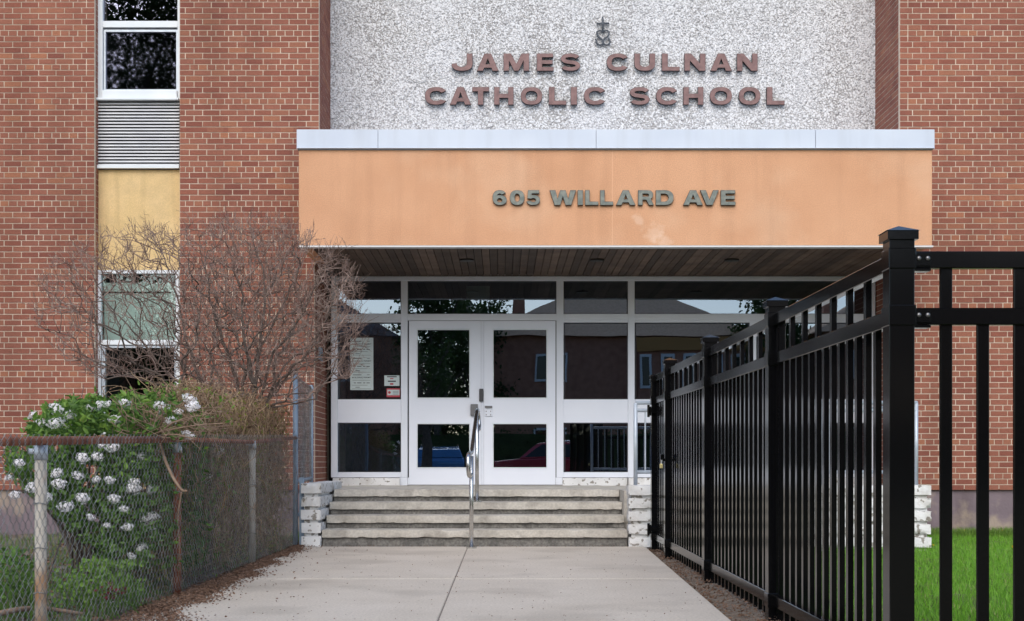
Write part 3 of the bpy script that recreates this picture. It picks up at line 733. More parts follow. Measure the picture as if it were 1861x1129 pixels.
# emblem: cross above a heart with curled ends
m = MB(); E = lambda x, y: P(1040+x/12.54, 10+y/12.54, YB-.03)
m.tube([E(693, 262), E(700, 600)], .0115, 8); m.tube([E(550, 418), E(842, 410)], .013, 8)
hr = [(700, 610), (660, 570), (610, 572), (565, 600), (562, 650), (590, 700), (640, 748), (690, 785), (705, 830), (690, 880), (640, 905), (580, 890), (552, 840), (550, 785), (520, 770)]
hl = [(700, 610), (745, 568), (800, 572), (838, 610), (835, 660), (800, 710), (740, 745), (705, 790), (700, 840), (730, 890), (790, 905), (840, 880), (862, 830), (850, 775), (815, 750)]
m.tube([E(*p) for p in hr], .012, 8); m.tube([E(*p) for p in hl], .012, 8)
tag(ob('emblem', m, 'emblem_iron', smooth=True), 'dark iron cross and heart emblem above the school name letters', 'emblem')

# ------------------------------------------------------------------ notices on the glass
def text_mesh(s, h, x0, z, y, m, width=None):
    cu = bpy.data.curves.new('t', 'FONT'); cu.body = s; cu.size = 1; cu.offset = .012
    to = bpy.data.objects.new('t', cu); COL.objects.link(to); dg = bpy.context.evaluated_depsgraph_get(); dg.update()
    me = bpy.data.meshes.new_from_object(to.evaluated_get(dg)); bpy.data.objects.remove(to); bpy.data.curves.remove(cu)
    xs_ = [v.co.x for v in me.vertices]; ys_ = [v.co.y for v in me.vertices]; a, b = min(xs_), max(xs_); c, d_ = min(ys_), max(ys_)
    sx = (width or (b-a)*h/(d_-c))/(b-a); sy = h/(d_-c)
    for v in me.vertices: v.co = (x0+(v.co.x-a)*sx, y, z+(v.co.y-c)*sy)
    me.materials.clear(); me.materials.append(MATS[m]); return me
YN = YB-.008
pn = tag(ob('permit_notice', MB().box(PX(636.5, YN), PX(678.5, YN), YN-.002, YN, PZ(709, YN), PZ(614, YN)), 'paper'), 'tall pale strip of three building permit sheets taped inside the left sidelight', 'notice')
for i, y0 in enumerate((619, 650, 680)):
    me = text_mesh('BUILDING PERMIT', .0165, PX(640, YN), PZ(y0+7.5, YN), YN-.0045, 'ink', PX(675, YN)-PX(640, YN)); ob('print', me, None, pn)
    m = MB()
    for yy, a, b, t in ((y0+1, 641, 657, 1.1), (y0+1, 667, 672, .8), (y0+11, 641, 673, .5), (y0+15.5, 643, 647, 1.2), (y0+15.5, 649, 657, 1.2), (y0+15.5, 660, 664, 1.2), (y0+15.5, 666, 672, 1.2), (y0+20, 640, 668, .5), (y0+23.5, 646, 654, .9), (y0+26.5, 640, 674, .4)):
        if y0+26 > 706 and yy > y0+22: continue
        m.box(PX(a, YN), PX(b, YN), YN-.004, YN-.0025, PZ(yy+t, YN), PZ(yy, YN))
    ob('print', m, 'ink', pn)
pn = tag(ob('door_notice', MB().box(PX(698.5, YN), PX(726, YN), YN-.002, YN, PZ(701.5, YN), PZ(682.5, YN)), 'paper'), 'small pale blue notice with dark header in corner of left sidelight', 'notice')
m = MB()
for yy, a, b, t in ((684, 703.5, 721, 1.8), (692, 705, 719.5, 2.2)): m.box(PX(a, YN), PX(b, YN), YN-.004, YN-.0025, PZ(yy+t, YN), PZ(yy, YN))
ob('print', m, 'ink', pn)
m = MB()
for yy, a, b, t in ((687.5, 709, 715, 1.6), (696.5, 709, 715, 3)): m.box(PX(a, YN), PX(b, YN), YN-.004, YN-.0025, PZ(yy+t, YN), PZ(yy, YN))
ob('print', m, 'red_print', pn)
pn = tag(ob('alarm_sticker', MB().box(PX(702.5, YN), PX(727, YN), YN-.002, YN, PZ(722, YN), PZ(706, YN)), 'red_print'), 'small red and white sticker below the pale notice in left sidelight', 'sticker')
ob('print', MB().box(PX(704, YN), PX(726, YN), YN-.0035, YN-.0025, PZ(718.5, YN), PZ(708.5, YN)), 'paper', pn)
c_ = P(707.8, 713.5, YN); m = MB(); m.tube([c_+Vector((0, -.005, 0)), c_+Vector((0, -.0038, 0))], .017, 16); ob('print', m, 'red_print', pn)
m = MB()
for i in range(3): m.box(PX(714, YN), PX(724, YN), YN-.005, YN-.004, PZ(711+i*2.6+.6, YN), PZ(711+i*2.6, YN))
ob('print', m, 'ink', pn)
tag(ob('wall_plaque', MB().box(XL2-.004+.008, XL2+.018, 16.0, 16.28, PZ(656, 16.2), PZ(633, 16.2)), 'blue_steel'), 'small teal plaque fixed to the brick return left of the entrance', 'plaque')

# ------------------------------------------------------------------ steps and painted block walls
SX0, SX1 = -1.80, 1.258
ST = thing('entrance_steps', 'four worn grey concrete steps rising to the school doors', 'steps', (-.3, 13.18, 0))
ys = [13.18, 13.48, 13.78, 14.08]; zt = [.165, .297, .424, LAND]
for i, (y, z) in enumerate(zip(ys, zt)):
    y1 = y+.345 if i < 3 else YB-.06
    if i < 3:
        bmob('tread', rough(SX0+.004, SX1-.004, y, y1, z-.078, z, .0025, .038, i*3.1, .02), 'concrete_step', ST)
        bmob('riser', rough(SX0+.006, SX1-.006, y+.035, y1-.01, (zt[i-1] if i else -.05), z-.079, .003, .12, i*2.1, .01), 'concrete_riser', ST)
    else:
        bmob('landing', rough(SX0+.004, SX1-.004, y, YB+.05, z-.078, z, .0025, .05, 9, .02), 'concrete_step', ST)
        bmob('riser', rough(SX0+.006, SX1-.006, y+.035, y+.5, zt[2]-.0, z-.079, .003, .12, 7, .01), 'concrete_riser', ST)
m = MB(); m.box(SX1, 4.26, 13.6, YB+.04, -.2, LAND-.004); ob('platform', m, 'concrete_step', ST); m = MB(); m.box(XL2, SX0, 14.6, YB+.04, -.2, LAND-.004); ob('platform', m, 'concrete_step', ST)

def block_pier(par, x0, x1, y0, y1, n, h, zb, seed, ln=.6, top=None):
    """courses of painted blocks with deep raked joints"""
    g = .030
    m = MB(); m.box(x0+.035, x1-.035, y0+.04, y1-.03, -.1, zb+n*h-.05); ob('core', m, 'white_paint_block', par)
    for k in range(n):
        z0 = zb+k*h; z1 = z0+h-g
        x = x0; i = 0
        while x < x1-.05:
            l_ = ln*random.uniform(.85, 1.15) if (x1-x0) > ln else x1-x0
            xe = min(x+l_, x1)
            if x1-xe < .2: xe = x1
            j = random.uniform(-.006, .006)
            bmob('block', rough(x+(.002 if x > x0 else random.uniform(-.006, .006)), xe-.003+(random.uniform(-.006, .006) if xe == x1 else 0), y0+j, y0+.2 if (x1-x0) > .5 else y1, z0, z1, .004, .032, seed+k*7+i, .035), 'white_paint_block', par)
            if (x1-x0) > .5 and (xe >= x1):       # side return of the long wall
                bmob('block', rough(x1-.2, x1-.003, y0+.203, y1, z0, z1, .004, .07, seed+k+50, .03), 'white_paint_block', par)
            x = xe+.001; i += 1
pl = thing('block_wall', 'short white painted block pier left of the steps', 'block wall', (-1.9, 13.3, 0))
block_pier(pl, -2.005, -1.803, 13.17, 14.9, 5, .132, 0.0, 1)
pr = thing('block_wall', 'long white painted block wall right of the steps under the galvanised railing', 'block wall', (2.7, 13.3, 0))
block_pier(pr, 1.262, PX(1686, 13.3), 13.17, 13.8, 5, .130, -.01, 60, .75)

# ------------------------------------------------------------------ stainless handrail on the steps
hr_ = thing('handrail', 'stainless steel handrail loop in the middle of the steps', 'handrail', (-.29, 12.9, 0))
XH = -.296; r = .021
m = MB(); m.tube([(XH, 12.88, 0), (XH, 12.88, .90)], r, 12); ob('post', m, 'stainless', hr_, smooth=True)
m = MB(); m.tube([(XH+.035, 13.9, zt[2]), (XH+.035, 13.9, 1.33)], r, 12); ob('post', m, 'stainless', hr_, smooth=True)
# main rail with rounded return loop
def bend(pts, rad=.05, n=5):
    pts = [Vector(p) for p in pts]; out = [pts[0]]
    for a, b, c in zip(pts, pts[1:], pts[2:]):
        u = (a-b); w = (c-b); k = min(rad, u.length*.49, w.length*.49); u.normalize(); w.normalize(); s0, s1 = b+u*k, b+w*k
        for i in range(n+1):
            t = i/n; out.append(s0*(1-t)**2+b*2*t*(1-t)+s1*t*t)
    out.append(pts[-1]); return out
m = MB(); m.tube(bend([(XH, 12.9, .72), (XH-.02, 12.62, .70), (XH-.03, 12.62, .915), (XH, 12.9, .925), (XH+.035, 13.9, 1.39), (XH+.04, 14.2, 1.40), (XH+.055, 14.2, 1.20), (XH+.04, 13.92, 1.18)], .1, 6), r, 12); ob('rail', m, 'stainless', hr_, smooth=True)
for c in ((XH, 12.88, .004), (XH+.035, 13.9, zt[2]+.004)):
    m = MB(); c = Vector(c); m.tube([c-Vector((0, 0, .006)), c+Vector((0, 0, .012))], .052, 20); ob('base_flange', m, 'stainless', hr_)

# ------------------------------------------------------------------ galvanised guard rail
YR = 13.45; ZP = .60
gr = thing('guard_railing', 'galvanised pipe railing on top of the white block wall', 'railing', (2.7, YR, ZP))
gx0, gx1 = PX(1155, YR), PX(1665, YR); zt_, zm_, zb_ = PZ(732, YR), PZ(746, YR), PZ(858, YR)
for x in (gx0, (gx0*2+gx1)/3, (gx0+2*gx1)/3, gx1):
    m = MB(); m.tube([(x, YR, ZP), (x, YR, zt_-.005)], .021, 10); ob('post', m, 'galvanised', gr, smooth=True)
for z, rr in ((zt_, .021), (zm_, .019), (zb_, .019)):
    m = MB(); m.tube([(gx0, YR, z), (gx1, YR, z)], rr, 10); ob('rail', m, 'galvanised', gr, smooth=True)
m = MB(); m.tube([(gx1, YR, zt_), (gx1, YR+2.2, zt_)], .021, 10); ob('rail', m, 'galvanised', gr, smooth=True)
n = 29
for i in range(1, n):
    x = gx0+(gx1-gx0)*i/n
    if min(abs(x-(gx0*2+gx1)/3), abs(x-(gx0+2*gx1)/3)) < .03: continue
    m = MB(); m.tube([(x, YR, zb_), (x, YR, zm_)], .008, 6, cap=False); ob('baluster', m, 'galvanised', gr)

# ------------------------------------------------------------------ black steel fence
XFN = 1.513; posts = [5.036, 7.306, 9.606, 11.905, 12.97]
bf = thing('black_fence', 'glossy black steel picket fence along the right side of the walkway', 'fence', (XFN, 9, -.05))
drop = lambda y: -.055*(13-y)/8         # ground falls gently towards the street
PW = .0475
def zr(z, y): return z+drop(y)
RT, RM, RB = 1.69, 1.475, .145          # tops of the three rails (before the fall)
RH = .064
def cap_mb(x, y, z, s=.0585):
    m = MB(); m.box(x-s, x+s, y-s, y+s, z-.045, z-.012); k = len(m.v)
    for q in ((-s*1.08, -s*1.08), (s*1.08, -s*1.08), (s*1.08, s*1.08), (-s*1.08, s*1.08)): m.v.append((x+q[0], y+q[1], z-.012))
    m.v.append((x, y, z+.014)); m.f += [(k, k+1, k+4), (k+1, k+2, k+4), (k+2, k+3, k+4), (k+3, k, k+4), (k+3, k+2, k+1, k)]
    return m
tops = []
for i, y in enumerate(posts+['r']):
    if y == 'r': x, y = XFN+2.42, posts[0]
    else: x = XFN
    zt0 = zr(1.775, y) if i != 4 else zr(1.70, y)
    m = MB(); m.box(x-PW, x+PW, y-PW, y+PW, -.15, zt0-.03); p = ob('post', m, 'black_paint', bf, bevel=.004, seg=2)
    ob('cap', cap_mb(x, y, zt0), 'black_paint', p)
    for zz in (RT, RM, RB):
        if i == 5: continue
        z = zr(zz, y); m = MB(); t = PW+.0045
        m.box(x-t, x+t, y-t, y+t, z-RH-.006, z+.008); b = ob('rail_bracket', m, 'black_paint', p, bevel=.003)
def rail_y(y0, y1, z, h=RH, w=.021):
    m = MB(); k = 0
    for (yy) in (y0, y1):
        zz = zr(z, yy)
        m.v += [(XFN-w, yy, zz-h), (XFN+w, yy, zz-h), (XFN+w, yy, zz), (XFN-w, yy, zz)]
    m.f = [(0, 1, 2, 3), (7, 6, 5, 4), (0, 4, 5, 1), (1, 5, 6, 2), (2, 6, 7, 3), (3, 7, 4, 0)]
    ob('rail', m, 'black_paint', bf, bevel=.003)
for a, b in zip(posts, posts[1:]):
    for z in (RT, RM, RB): rail_y(a+PW, b-PW, z)
    n = round((b-a)/.141); 
    for i in range(1, n):
        y = a+(b-a)*i/n; zz = RT if i % 2 else RM
        m = MB(); m.box(XFN-.012, XFN+.012, y-.019, y+.019, zr(.02, y)-.01, zr(zz, y)-.01); ob('picket', m, 'black_paint', bf)
y = posts[0]
for z in (RT, RM, RB):
    zz = zr(z, y); m = MB(); m.box(XFN+PW, XFN+2.42-PW, y-.021, y+.021, zz-RH, zz); ob('rail', m, 'black_paint', bf, bevel=.003)
    m = MB(); m.box(XFN+PW, XFN+PW+.068, y-.0255, y-.0215, zz-RH*.9, zz-.006); m.box(XFN+PW, XFN+PW+.068, y-.026, y+.026, zz-RH-.012, zz-RH-.001)
    br = ob('bracket_plate', m, 'black_paint', bf, bevel=.002)
    if z != RB:
        for dx in (.022, .056):
            bm = bmesh.new(); bmesh.ops.create_uvsphere(bm, u_segments=12, v_segments=8, radius=.0095)
            for f in bm.faces: f.smooth = True
            me = bpy.data.meshes.new('bolt'); bm.to_mesh(me); bm.free(); me.materials.append(MATS['gunmetal'])
            q = ob('bolt', me, None, br, at=(XFN+PW+dx, y-.0265, zz-.028)); q.scale = (1, .6, 1)
for i in range(1, 17):
    x = XFN+PW+(1.693-1.5605)+(i-1)*.1405
    if x > XFN+2.42-PW-.03: break
    zz = RT if i % 2 else RM
    m = MB(); m.box(x-.0225, x+.0225, y-.009, y+.009, zr(.02, y)-.01, zr(zz, y)-.01); ob('picket', m, 'black_paint', bf, bevel=.002)
# gate hardware on the last section
for z in (1.34, .185):
    m = MB(); m.box(XFN-.075, XFN-.0525, 12.9, 13.02, z-.045, z+.045); m.box(XFN-.06, XFN+.065, 12.88, 12.92, z-.02, z+.03); m.tube([(XFN-.08, 12.9, z-.06), (XFN-.08, 12.9, z+.06)], .014, 8); ob('gate_hinge', m, 'black_paint', bf, bevel=.003)
zl = PZ(836, 11.85)
m = MB(); m.box(XFN-.075, XFN-.052, 11.80, 11.95, zl-.012, zl+.012); m.box(XFN-.09, XFN-.055, 11.83, 11.87, zl, zl+.05); ob('gate_latch', m, 'black_paint', bf, bevel=.003)
pk = thing('padlock', 'small brass padlock hanging on the black gate latch', 'padlock', (XFN-.085, 11.84, zl-.07))
mat('brass', (.6, .5, .22), rough=.4, metal=.6)
ob('body', MB().box(XFN-.098, XFN-.072, 11.81, 11.86, zl-.075, zl-.035), 'brass', pk, bevel=.006, seg=2)
m = MB(); m.tube([(XFN-.085, 11.818, zl-.036), (XFN-.085, 11.82, zl-.005), (XFN-.085, 11.835, zl+.004), (XFN-.085, 11.85, zl-.005), (XFN-.085, 11.852, zl-.036)], .004, 6); ob('shackle', m, 'stainless', pk)

# ------------------------------------------------------------------ chain link fences
XC = -2.05
topz = lambda y: .93+(y-5.9)*.021
def chain(y0, y1, zb, zt_f, x, pitch=.07, r=.0015, jit=.004):
    parts = []; A = []; B = []
    n = int((y1-y0)/(pitch/2)); h = pitch/2
    for i in range(n):
        ya = y0+i*h; zt1 = zt_f(ya); zb1 = zb(ya); m_ = int((zt1-zb1)/h); side = i % 2
        prev = None
        for k in range(m_+1):
            s = (k+i) % 2
            z = zb1+k*(zt1-zb1)/m_
            p = (x+(.004 if s else -.004)+.012*noise.noise(Vector((ya*1.2, z*1.5, 4))), ya+(h*.5 if s else -h*.5)*1.06+.008*noise.noise(Vector((ya*3, z*3, 9))), z)
            if prev: A.append(prev); B.append(p)
            prev = p
    return tubes_np(A, B, r, r, 3)
cf = thing('chain_link_fence', 'low rusty chain link fence along the planting bed', 'fence', (XC, 9, 0))
V, Fq = chain(3.6, 13.2, lambda y: .03, lambda y: topz(y)+.03, XC+.012)
ob('chain_link_mesh', npmesh('chain_link_mesh', V, Fq, 'wire'), None, cf)
m = MB(); m.tube([(XC-.012, 3.6, topz(3.6)), (XC-.012, 5.9, topz(5.9)), (XC-.012, 8.25, topz(8.25))], .0205, 10); ob('top_rail', m, 'rust', cf, smooth=True)
m = MB(); m.tube([(XC-.012, 8.25, topz(8.25)), (XC-.012, 10.9, topz(10.9)-.03), (XC-.012, 13.25, topz(13.25))], .0165, 8); ob('top_rail', m, 'rust', cf, smooth=True)
for y, mt_ in ((5.93, 'old_post'), (8.42, 'rust'), (10.96, 'old_post')):
    m = MB(); m.tube([(XC-.02, y, -.1), (XC-.02, y, topz(y)-.03)], .0265, 12); p = ob('post', m, mt_, cf, smooth=True)
    m = MB(); m.tube([(XC-.02, y, topz(y)-.085), (XC-.02, y, topz(y)-.02)], .0305, 12); m.box(XC-.07, XC-.02, y-.02, y+.02, topz(y)-.06, topz(y)-.035); ob('post_cap', m, 'galvanised', p, smooth=True)
    for zz in (.25, .45, .65):
        m = MB(); m.tube([(XC-.02+.031*math.cos(t), y+.031*math.sin(t), zz+.004*math.sin(t*3)) for t in [i*math.pi/6 for i in range(13)]], .0022, 4); ob('tie_wire', m, 'wire', p)
tf = thing('tall_chain_link_panel', 'tall blue grey chain link gate panel beside the left pier', 'fence', (-2.1, 13.2, 0))
x0 = PX(537, 13.25); zt2 = PZ(672, 13.25)
m = MB(); m.tube([(x0, 13.25, -.1), (x0, 13.25, zt2)], .026, 12); ob('post', m, 'blue_steel', tf, smooth=True)
x1 = PX(566, 15.5); zt3 = PZ(700, 15.5)
m = MB(); m.tube([(x1, 15.5, LAND-.3), (x1, 15.5, zt3)], .024, 12); ob('post', m, 'blue_steel', tf, smooth=True)
for z in (PZ(873, 14.2), .30): 
    m = MB(); m.tube([(x0, 13.25, z), (x1, 15.5, z+.01)], .018, 8); ob('rail', m, 'blue_steel', tf, smooth=True)
for dx in (.045,):
    m = MB(); m.box(x0+.04, x0+.085, 13.24, 13.27, 0, PZ(868, 13.25)); ob('bar', m, 'blue_steel', tf)
V, Fq = chain(13.25, 15.5, lambda y: .62, lambda y: 1.72, 0.0, r=.002)
V[:, 0] += x0+(V[:, 1]-13.25)/(15.5-13.25)*(x1-x0)
ob('chain_link_mesh', npmesh('chain_link_mesh', V, Fq, 'wire'), None, tf)

# ------------------------------------------------------------------ bare shrub
def grow(base_pts, pts, seed_r=.35):
    """connect points to the nearest node, preferring short ways to the base"""
    P_ = [np.array(b, float) for b in base_pts]; par = [-1]*len(P_); dist = [0.0]*len(P_)
    pts = sorted(pts, key=lambda p: np.linalg.norm(np.array(p)-P_[0]))
    arr = np.zeros((len(base_pts)+len(pts), 3)); dd = np.zeros(len(arr)); arr[:len(P_)] = P_; n = len(P_)
    for p in pts:
        p = np.array(p); d_ = np.linalg.norm(arr[:n]-p, axis=1); c = d_+dd[:n]*.32+np.maximum(0, arr[:n, 2]-p[2])*.7
        j = int(np.argmin(c)); arr[n] = p; dd[n] = dd[j]+d_[j]; par.append(j); n += 1
    return arr[:n], par
def shrub():
    base = [(-2.62, 12.4, .1), (-2.45, 12.6, .1), (-2.9, 12.2, .1), (-2.3, 12.5, .1)]
    pts = []
    rr = random.Random(11)
    # main stems, laid out as in the photograph (pixel, pixel, depth)
    stems = [[(432, 800), (418, 735), (397, 690), (380, 640), (352, 600), (318, 565), (260, 520), (200, 490), (150, 465)],
             [(455, 800), (462, 735), (462, 690), (448, 640), (442, 580), (437, 520), (425, 470), (400, 420)],
             [(470, 790), (490, 720), (520, 680), (560, 640), (590, 590), (610, 540), (640, 500)],
             [(400, 790), (385, 725), (350, 680), (320, 650), (270, 640), (220, 610), (160, 580), (100, 540), (70, 520)],
             [(380, 790), (330, 700), (290, 660), (240, 600), (190, 550), (170, 500), (150, 480)],
             [(440, 780), (430, 690), (405, 620), (385, 560), (375, 500), (365, 450), (350, 400)],
             [(440, 780), (440, 700), (470, 640), (500, 580), (530, 520), (555, 460), (570, 420)],
             [(400, 780), (360, 680), (340, 620), (325, 560), (310, 500), (285, 440), (265, 405)],
             [(320, 780), (300, 700), (250, 690), (200, 660), (140, 650)],
             [(470, 780), (500, 700), (540, 670), (590, 660), (620, 640)],
             [(455, 780), (470, 650), (480, 560), (478, 500), (462, 440), (455, 400)],
             [(450, 780), (500, 640), (550, 570), (585, 500), (600, 470), (630, 450)]]
    P3 = []; par = []; 
    for si, s in enumerate(stems):
        Y = 12.4+rr.uniform(-.25, .25); tgt = 12.4+rr.uniform(-1.1, .9); prev = -1
        # resample finer with wobble
        fine = []
        for (a, b) in zip(s, s[1:]):
            k = 3
            for i in range(k): t = i/k; fine.append((a[0]+(b[0]-a[0])*t+rr.uniform(-3, 3), a[1]+(b[1]-a[1])*t+rr.uniform(-3, 3)))
        fine.append(s[-1])
        for i, q in enumerate(fine):
            y = Y+(tgt-Y)*i/len(fine)
            P3.append(np.array(P(q[0], q[1], y))); par.append(prev); prev = len(P3)-1
    n0 = len(P3); arr = np.zeros((n0+3600, 3)); arr[:n0] = P3; dd = np.zeros(len(arr))
    for i in range(n0): dd[i] = 0 if par[i] < 0 else dd[par[i]]+np.linalg.norm(arr[i]-arr[par[i]])
    # envelope: dome outline in the photo
    env = []
    while len(env) < 3500:
        px = rr.uniform(60, 660); py = rr.uniform(392, 735); y = rr.gauss(12.3, .55)
        if not 10.9 < y < 13.6: continue
        u = (px-430)/235; v = (py-590)/195
        q = u*u+v*v
        if px < 330:
            q2 = ((px-262)/200)**2+((py-560)/140)**2
            if q2 > 1: continue
            if rr.random() < .42: continue
        elif q > 1: continue
        if q > .45 and noise.noise(Vector((px/38, py/38, y*1.3))) < -.12: continue
        if py > 690 and abs(px-420) > 160: continue
        if px > 560 and py < 460 and rr.random() < .8: continue
        env.append(np.array(P(px, py, y)))
    c0 = np.array(P(440, 770, 12.4)); env.sort(key=lambda p: np.linalg.norm(p-c0))
    n = n0
    for p in env:
        d_ = np.linalg.norm(arr[:n]-p, axis=1); c = d_+dd[:n]*.25+np.maximum(0, arr[:n, 2]-p[2])*.8
        j = int(np.argmin(c)); arr[n] = p
        dd[n] = dd[j]+d_[j]; par.append(j); n += 1
    N = n; w = np.zeros(N); kids = np.zeros(N, int)
    for i in range(N-1, -1, -1):
        w[i] += 1
        if par[i] >= 0: kids[par[i]] += 1
    order = np.argsort(-dd[:N])
    w = np.ones(N)
    for i in order:
        if par[i] >= 0: w[par[i]] += w[i]
    rad = np.minimum(.0013+.00088*np.sqrt(w), .024)
    A, B, ra, rb = [], [], [], []
    A2, B2 = [], []
    for i in range(N):
        j = par[i]
        if j < 0: continue
        a, b = arr[j], arr[i]; L = np.linalg.norm(b-a)
        mid = (a+b)/2+rng.normal(0, .035*L, 3)+np.array([0, 0, .03*L])
        r0, r1 = min(rad[j], rad[i]*1.5), rad[i]
        if r0 > .0065: tgt = (0,)
        A += [a, mid]; B += [mid, b]; ra += [r0, (r0+r1)/2]; rb += [(r0+r1)/2, r1]
        out = (b-np.array([-2.55, 12.4, .6])); out /= np.linalg.norm(out)+1e-6
        k = 3 if kids[i] == 0 else 1
        if w[i] > 60: k = 0
        for _ in range(k):
            dr = out*.55+np.array([0, 0, .45])+rng.normal(0, .62, 3); dr /= np.linalg.norm(dr); l_ = rng.uniform(.05, .14)
            p0 = b; 
            for s_ in range(3):
                dr2 = dr+rng.normal(0, .14, 3)+np.array([0, 0, .08]); p1 = p0+dr2*l_/3; A2.append(p0); B2.append(p1); p0 = p1
                if s_ == 1 and rng.random() < .7:
                    q = p0+(dr2+rng.normal(0, .7, 3))*l_*.4; A2.append(p0); B2.append(q)
    A, B, ra, rb = map(np.array, (A, B, ra, rb)); thick = ra > .0055
    root = thing('bare_shrub', 'large leafless grey brown twiggy shrub in front of the brick wall', 'shrub', (-2.5, 12.4, 0))
    ob('stems', npmesh('stems', *tubes_np(A[thick], B[thick], ra[thick], rb[thick], 6), 'bark'), None, root, smooth=True, kind='stuff')
    V1 = tubes_np(A[~thick], B[~thick], ra[~thick]*1.1, rb[~thick]*1.1, 4); V2 = tubes_np(np.array(A2), np.array(B2), .0019, .0011, 3)
    ob('twigs', npmesh('twigs', *join_np([V1, V2]), 'twig'), None, root, kind='stuff')
    # dry buds at twig ends
    A2 = np.array(B2)[::5]; sel = A2[rng.random(len(A2)) < .5]
    V, Fq = leaves_np(sel, .009, .3, 1.7); 
    ob('buds', npmesh('buds', V, Fq, 'bark'), None, root, kind='stuff')
shrub()

# ------------------------------------------------------------------ flowering shrub behind the chain link
def tube_set(paths, r0, r1, n=4):
    A, B, ra, rb = [], [], [], []
    for p in paths:
        m_ = len(p)-1
        for i in range(m_):
            A.append(p[i]); B.append(p[i+1]); ra.append(r0+(r1-r0)*i/m_); rb.append(r0+(r1-r0)*(i+1)/m_)
    return tubes_np(np.array(A), np.array(B), np.array(ra), np.array(rb), n)
def wander(a, b, n=6, w=.05):
    a, b = np.array(a), np.array(b); L = np.linalg.norm(b-a)
    out = []; o = np.zeros(3)
    for i in range(n+1):
        t = i/n; o = o+rng.normal(0, w*L/n**.5, 3)*(0 if i in (0,) else 1); out.append(a+(b-a)*t+o*(1-abs(2*t-1)*.3)+np.array([0, 0, .12*L*math.sin(math.pi*t)]))
    return out
def flowering():
    root = thing('flowering_shrub', 'green leafy shrub with round white flower clusters behind the chain link', 'shrub', (-2.75, 8.8, 0))
    C = []
    while len(C) < 15000:
        px, py = random.uniform(18, 405), random.uniform(712, 1030); 
        top = 765-46*math.exp(-((px-270)/110)**2)-25*math.exp(-((px-130)/60)**2)
        if px > 335 and random.random() < (px-335)/50: continue
        if px < 80: top += (80-px)*.9
        if py < top+noise.noise(Vector((px/14, 3, 1)))*26: continue
        if py > 870:
            cx = 225+(py-870)*.6
            if abs(px-cx) > 190-(py-870)*.4: continue
        if noise.noise(Vector((px/30, py/30, 5))) < -.3: continue
        Y = random.uniform(7.9, 9.9) if px < 330 else random.uniform(8.9, 10.0)
        q = P(px, py, Y)
        if q.x > XC-.05+(.06 if px > 300 else 0): continue
        C.append(q)
    V, Fq = leaves_np(np.array(C), .026, .1, 1.9, tilt=.7)
    ob('foliage', npmesh('foliage', V, Fq, 'leaf_green'), None, root, kind='stuff')
    C2 = [c+Vector((0, -.05, .02)) for c in random.sample(C, 4200) if c.z > .75]
    V, Fq = leaves_np(np.array(C2), .026, .3, 2.0); ob('young_foliage', npmesh('young_foliage', V, Fq, 'leaf_fresh'), None, root, kind='stuff')
    paths = [wander((-2.75+rng.normal(0, .08), 8.9+rng.normal(0, .1), -.02), random.choice(C), 6, .08) for _ in range(60)]
    ob('stems', npmesh('stems', *tube_set(paths, .008, .002), 'bark'), None, root, kind='stuff')
    fl = [(72, 770), (100, 768), (118, 772), (103, 745), (127, 756), (195, 735), (180, 738), (228, 733), (290, 737), (345, 725), (352, 738), (342, 790), (214, 795), (205, 812), (35, 842), (60, 886), (104, 860), (142, 864), (175, 872), (200, 872), (178, 830), (245, 875), (243, 888), (208, 907), (226, 925), (280, 938), (268, 945), (277, 962), (258, 997), (340, 884), (350, 907), (337, 858), (355, 852), (395, 817), (165, 740), (210, 762), (310, 765), (325, 748), (275, 890), (108, 880), (300, 745), (345, 742), (185, 810), (210, 1095), (230, 1110), (60, 755), (377, 870), (312, 882), (84, 905), (120, 920), (150, 905), (165, 940), (195, 955), (232, 958), (300, 925), (318, 975), (260, 830), (300, 848), (150, 832), (28, 900), (15, 868), (240, 1010)]
    protos = []
    for k in range(4):
        n = 40+6*k; d_ = rng.normal(size=(n, 3)); d_ /= np.linalg.norm(d_, axis=1, keepdims=True); d_[:, 1] = -np.abs(d_[:, 1])
        c = d_*np.array([.038+.006*(k % 2), .03, .030])*rng.uniform(.75, 1.15, (n, 1)); 
        Vs, Fs = [], []
        for i in range(n):
            nn = d_[i]+rng.normal(0, .25, 3); nn /= np.linalg.norm(nn); u = np.cross(nn, [.3, .2, .9]); u /= np.linalg.norm(u); w = np.cross(nn, u)
            k0 = len(Vs)*1
            ring = []
            for j in range(8):
                a = j*math.pi/4; rr_ = .0135 if j % 2 == 0 else .006
                ring.append(c[i]+(u*math.cos(a)+w*math.sin(a))*rr_+nn*(.002 if j % 2 == 0 else 0))
            k0 = len(Vs); Vs += ring+[c[i]-nn*.001]
            for j in range(0, 8, 2): Fs.append((k0+8, k0+(j-1) % 8, k0+j, k0+(j+1) % 8))
        protos.append(npmesh('flower_cluster', np.array(Vs), np.array(Fs), 'petal'))
    for i, (px, py) in enumerate(fl):
        Y = 2400*2.14/(912-px)+.05 if px > 60 else 6.1
        Y = max(Y, 6.3)+random.uniform(.05, .25)
        if py < 800: Y = random.uniform(7.9, 8.5)
        o = bpy.data.objects.new('flower_cluster', protos[i % 4]); link(o, root, P(px, py, Y)); s = random.uniform(.55, 1.1)*Y/8.0; o.scale = (s, s, s); o.rotation_euler = (random.uniform(-.4, .4), random.uniform(-.6, .6), 0)
flowering()

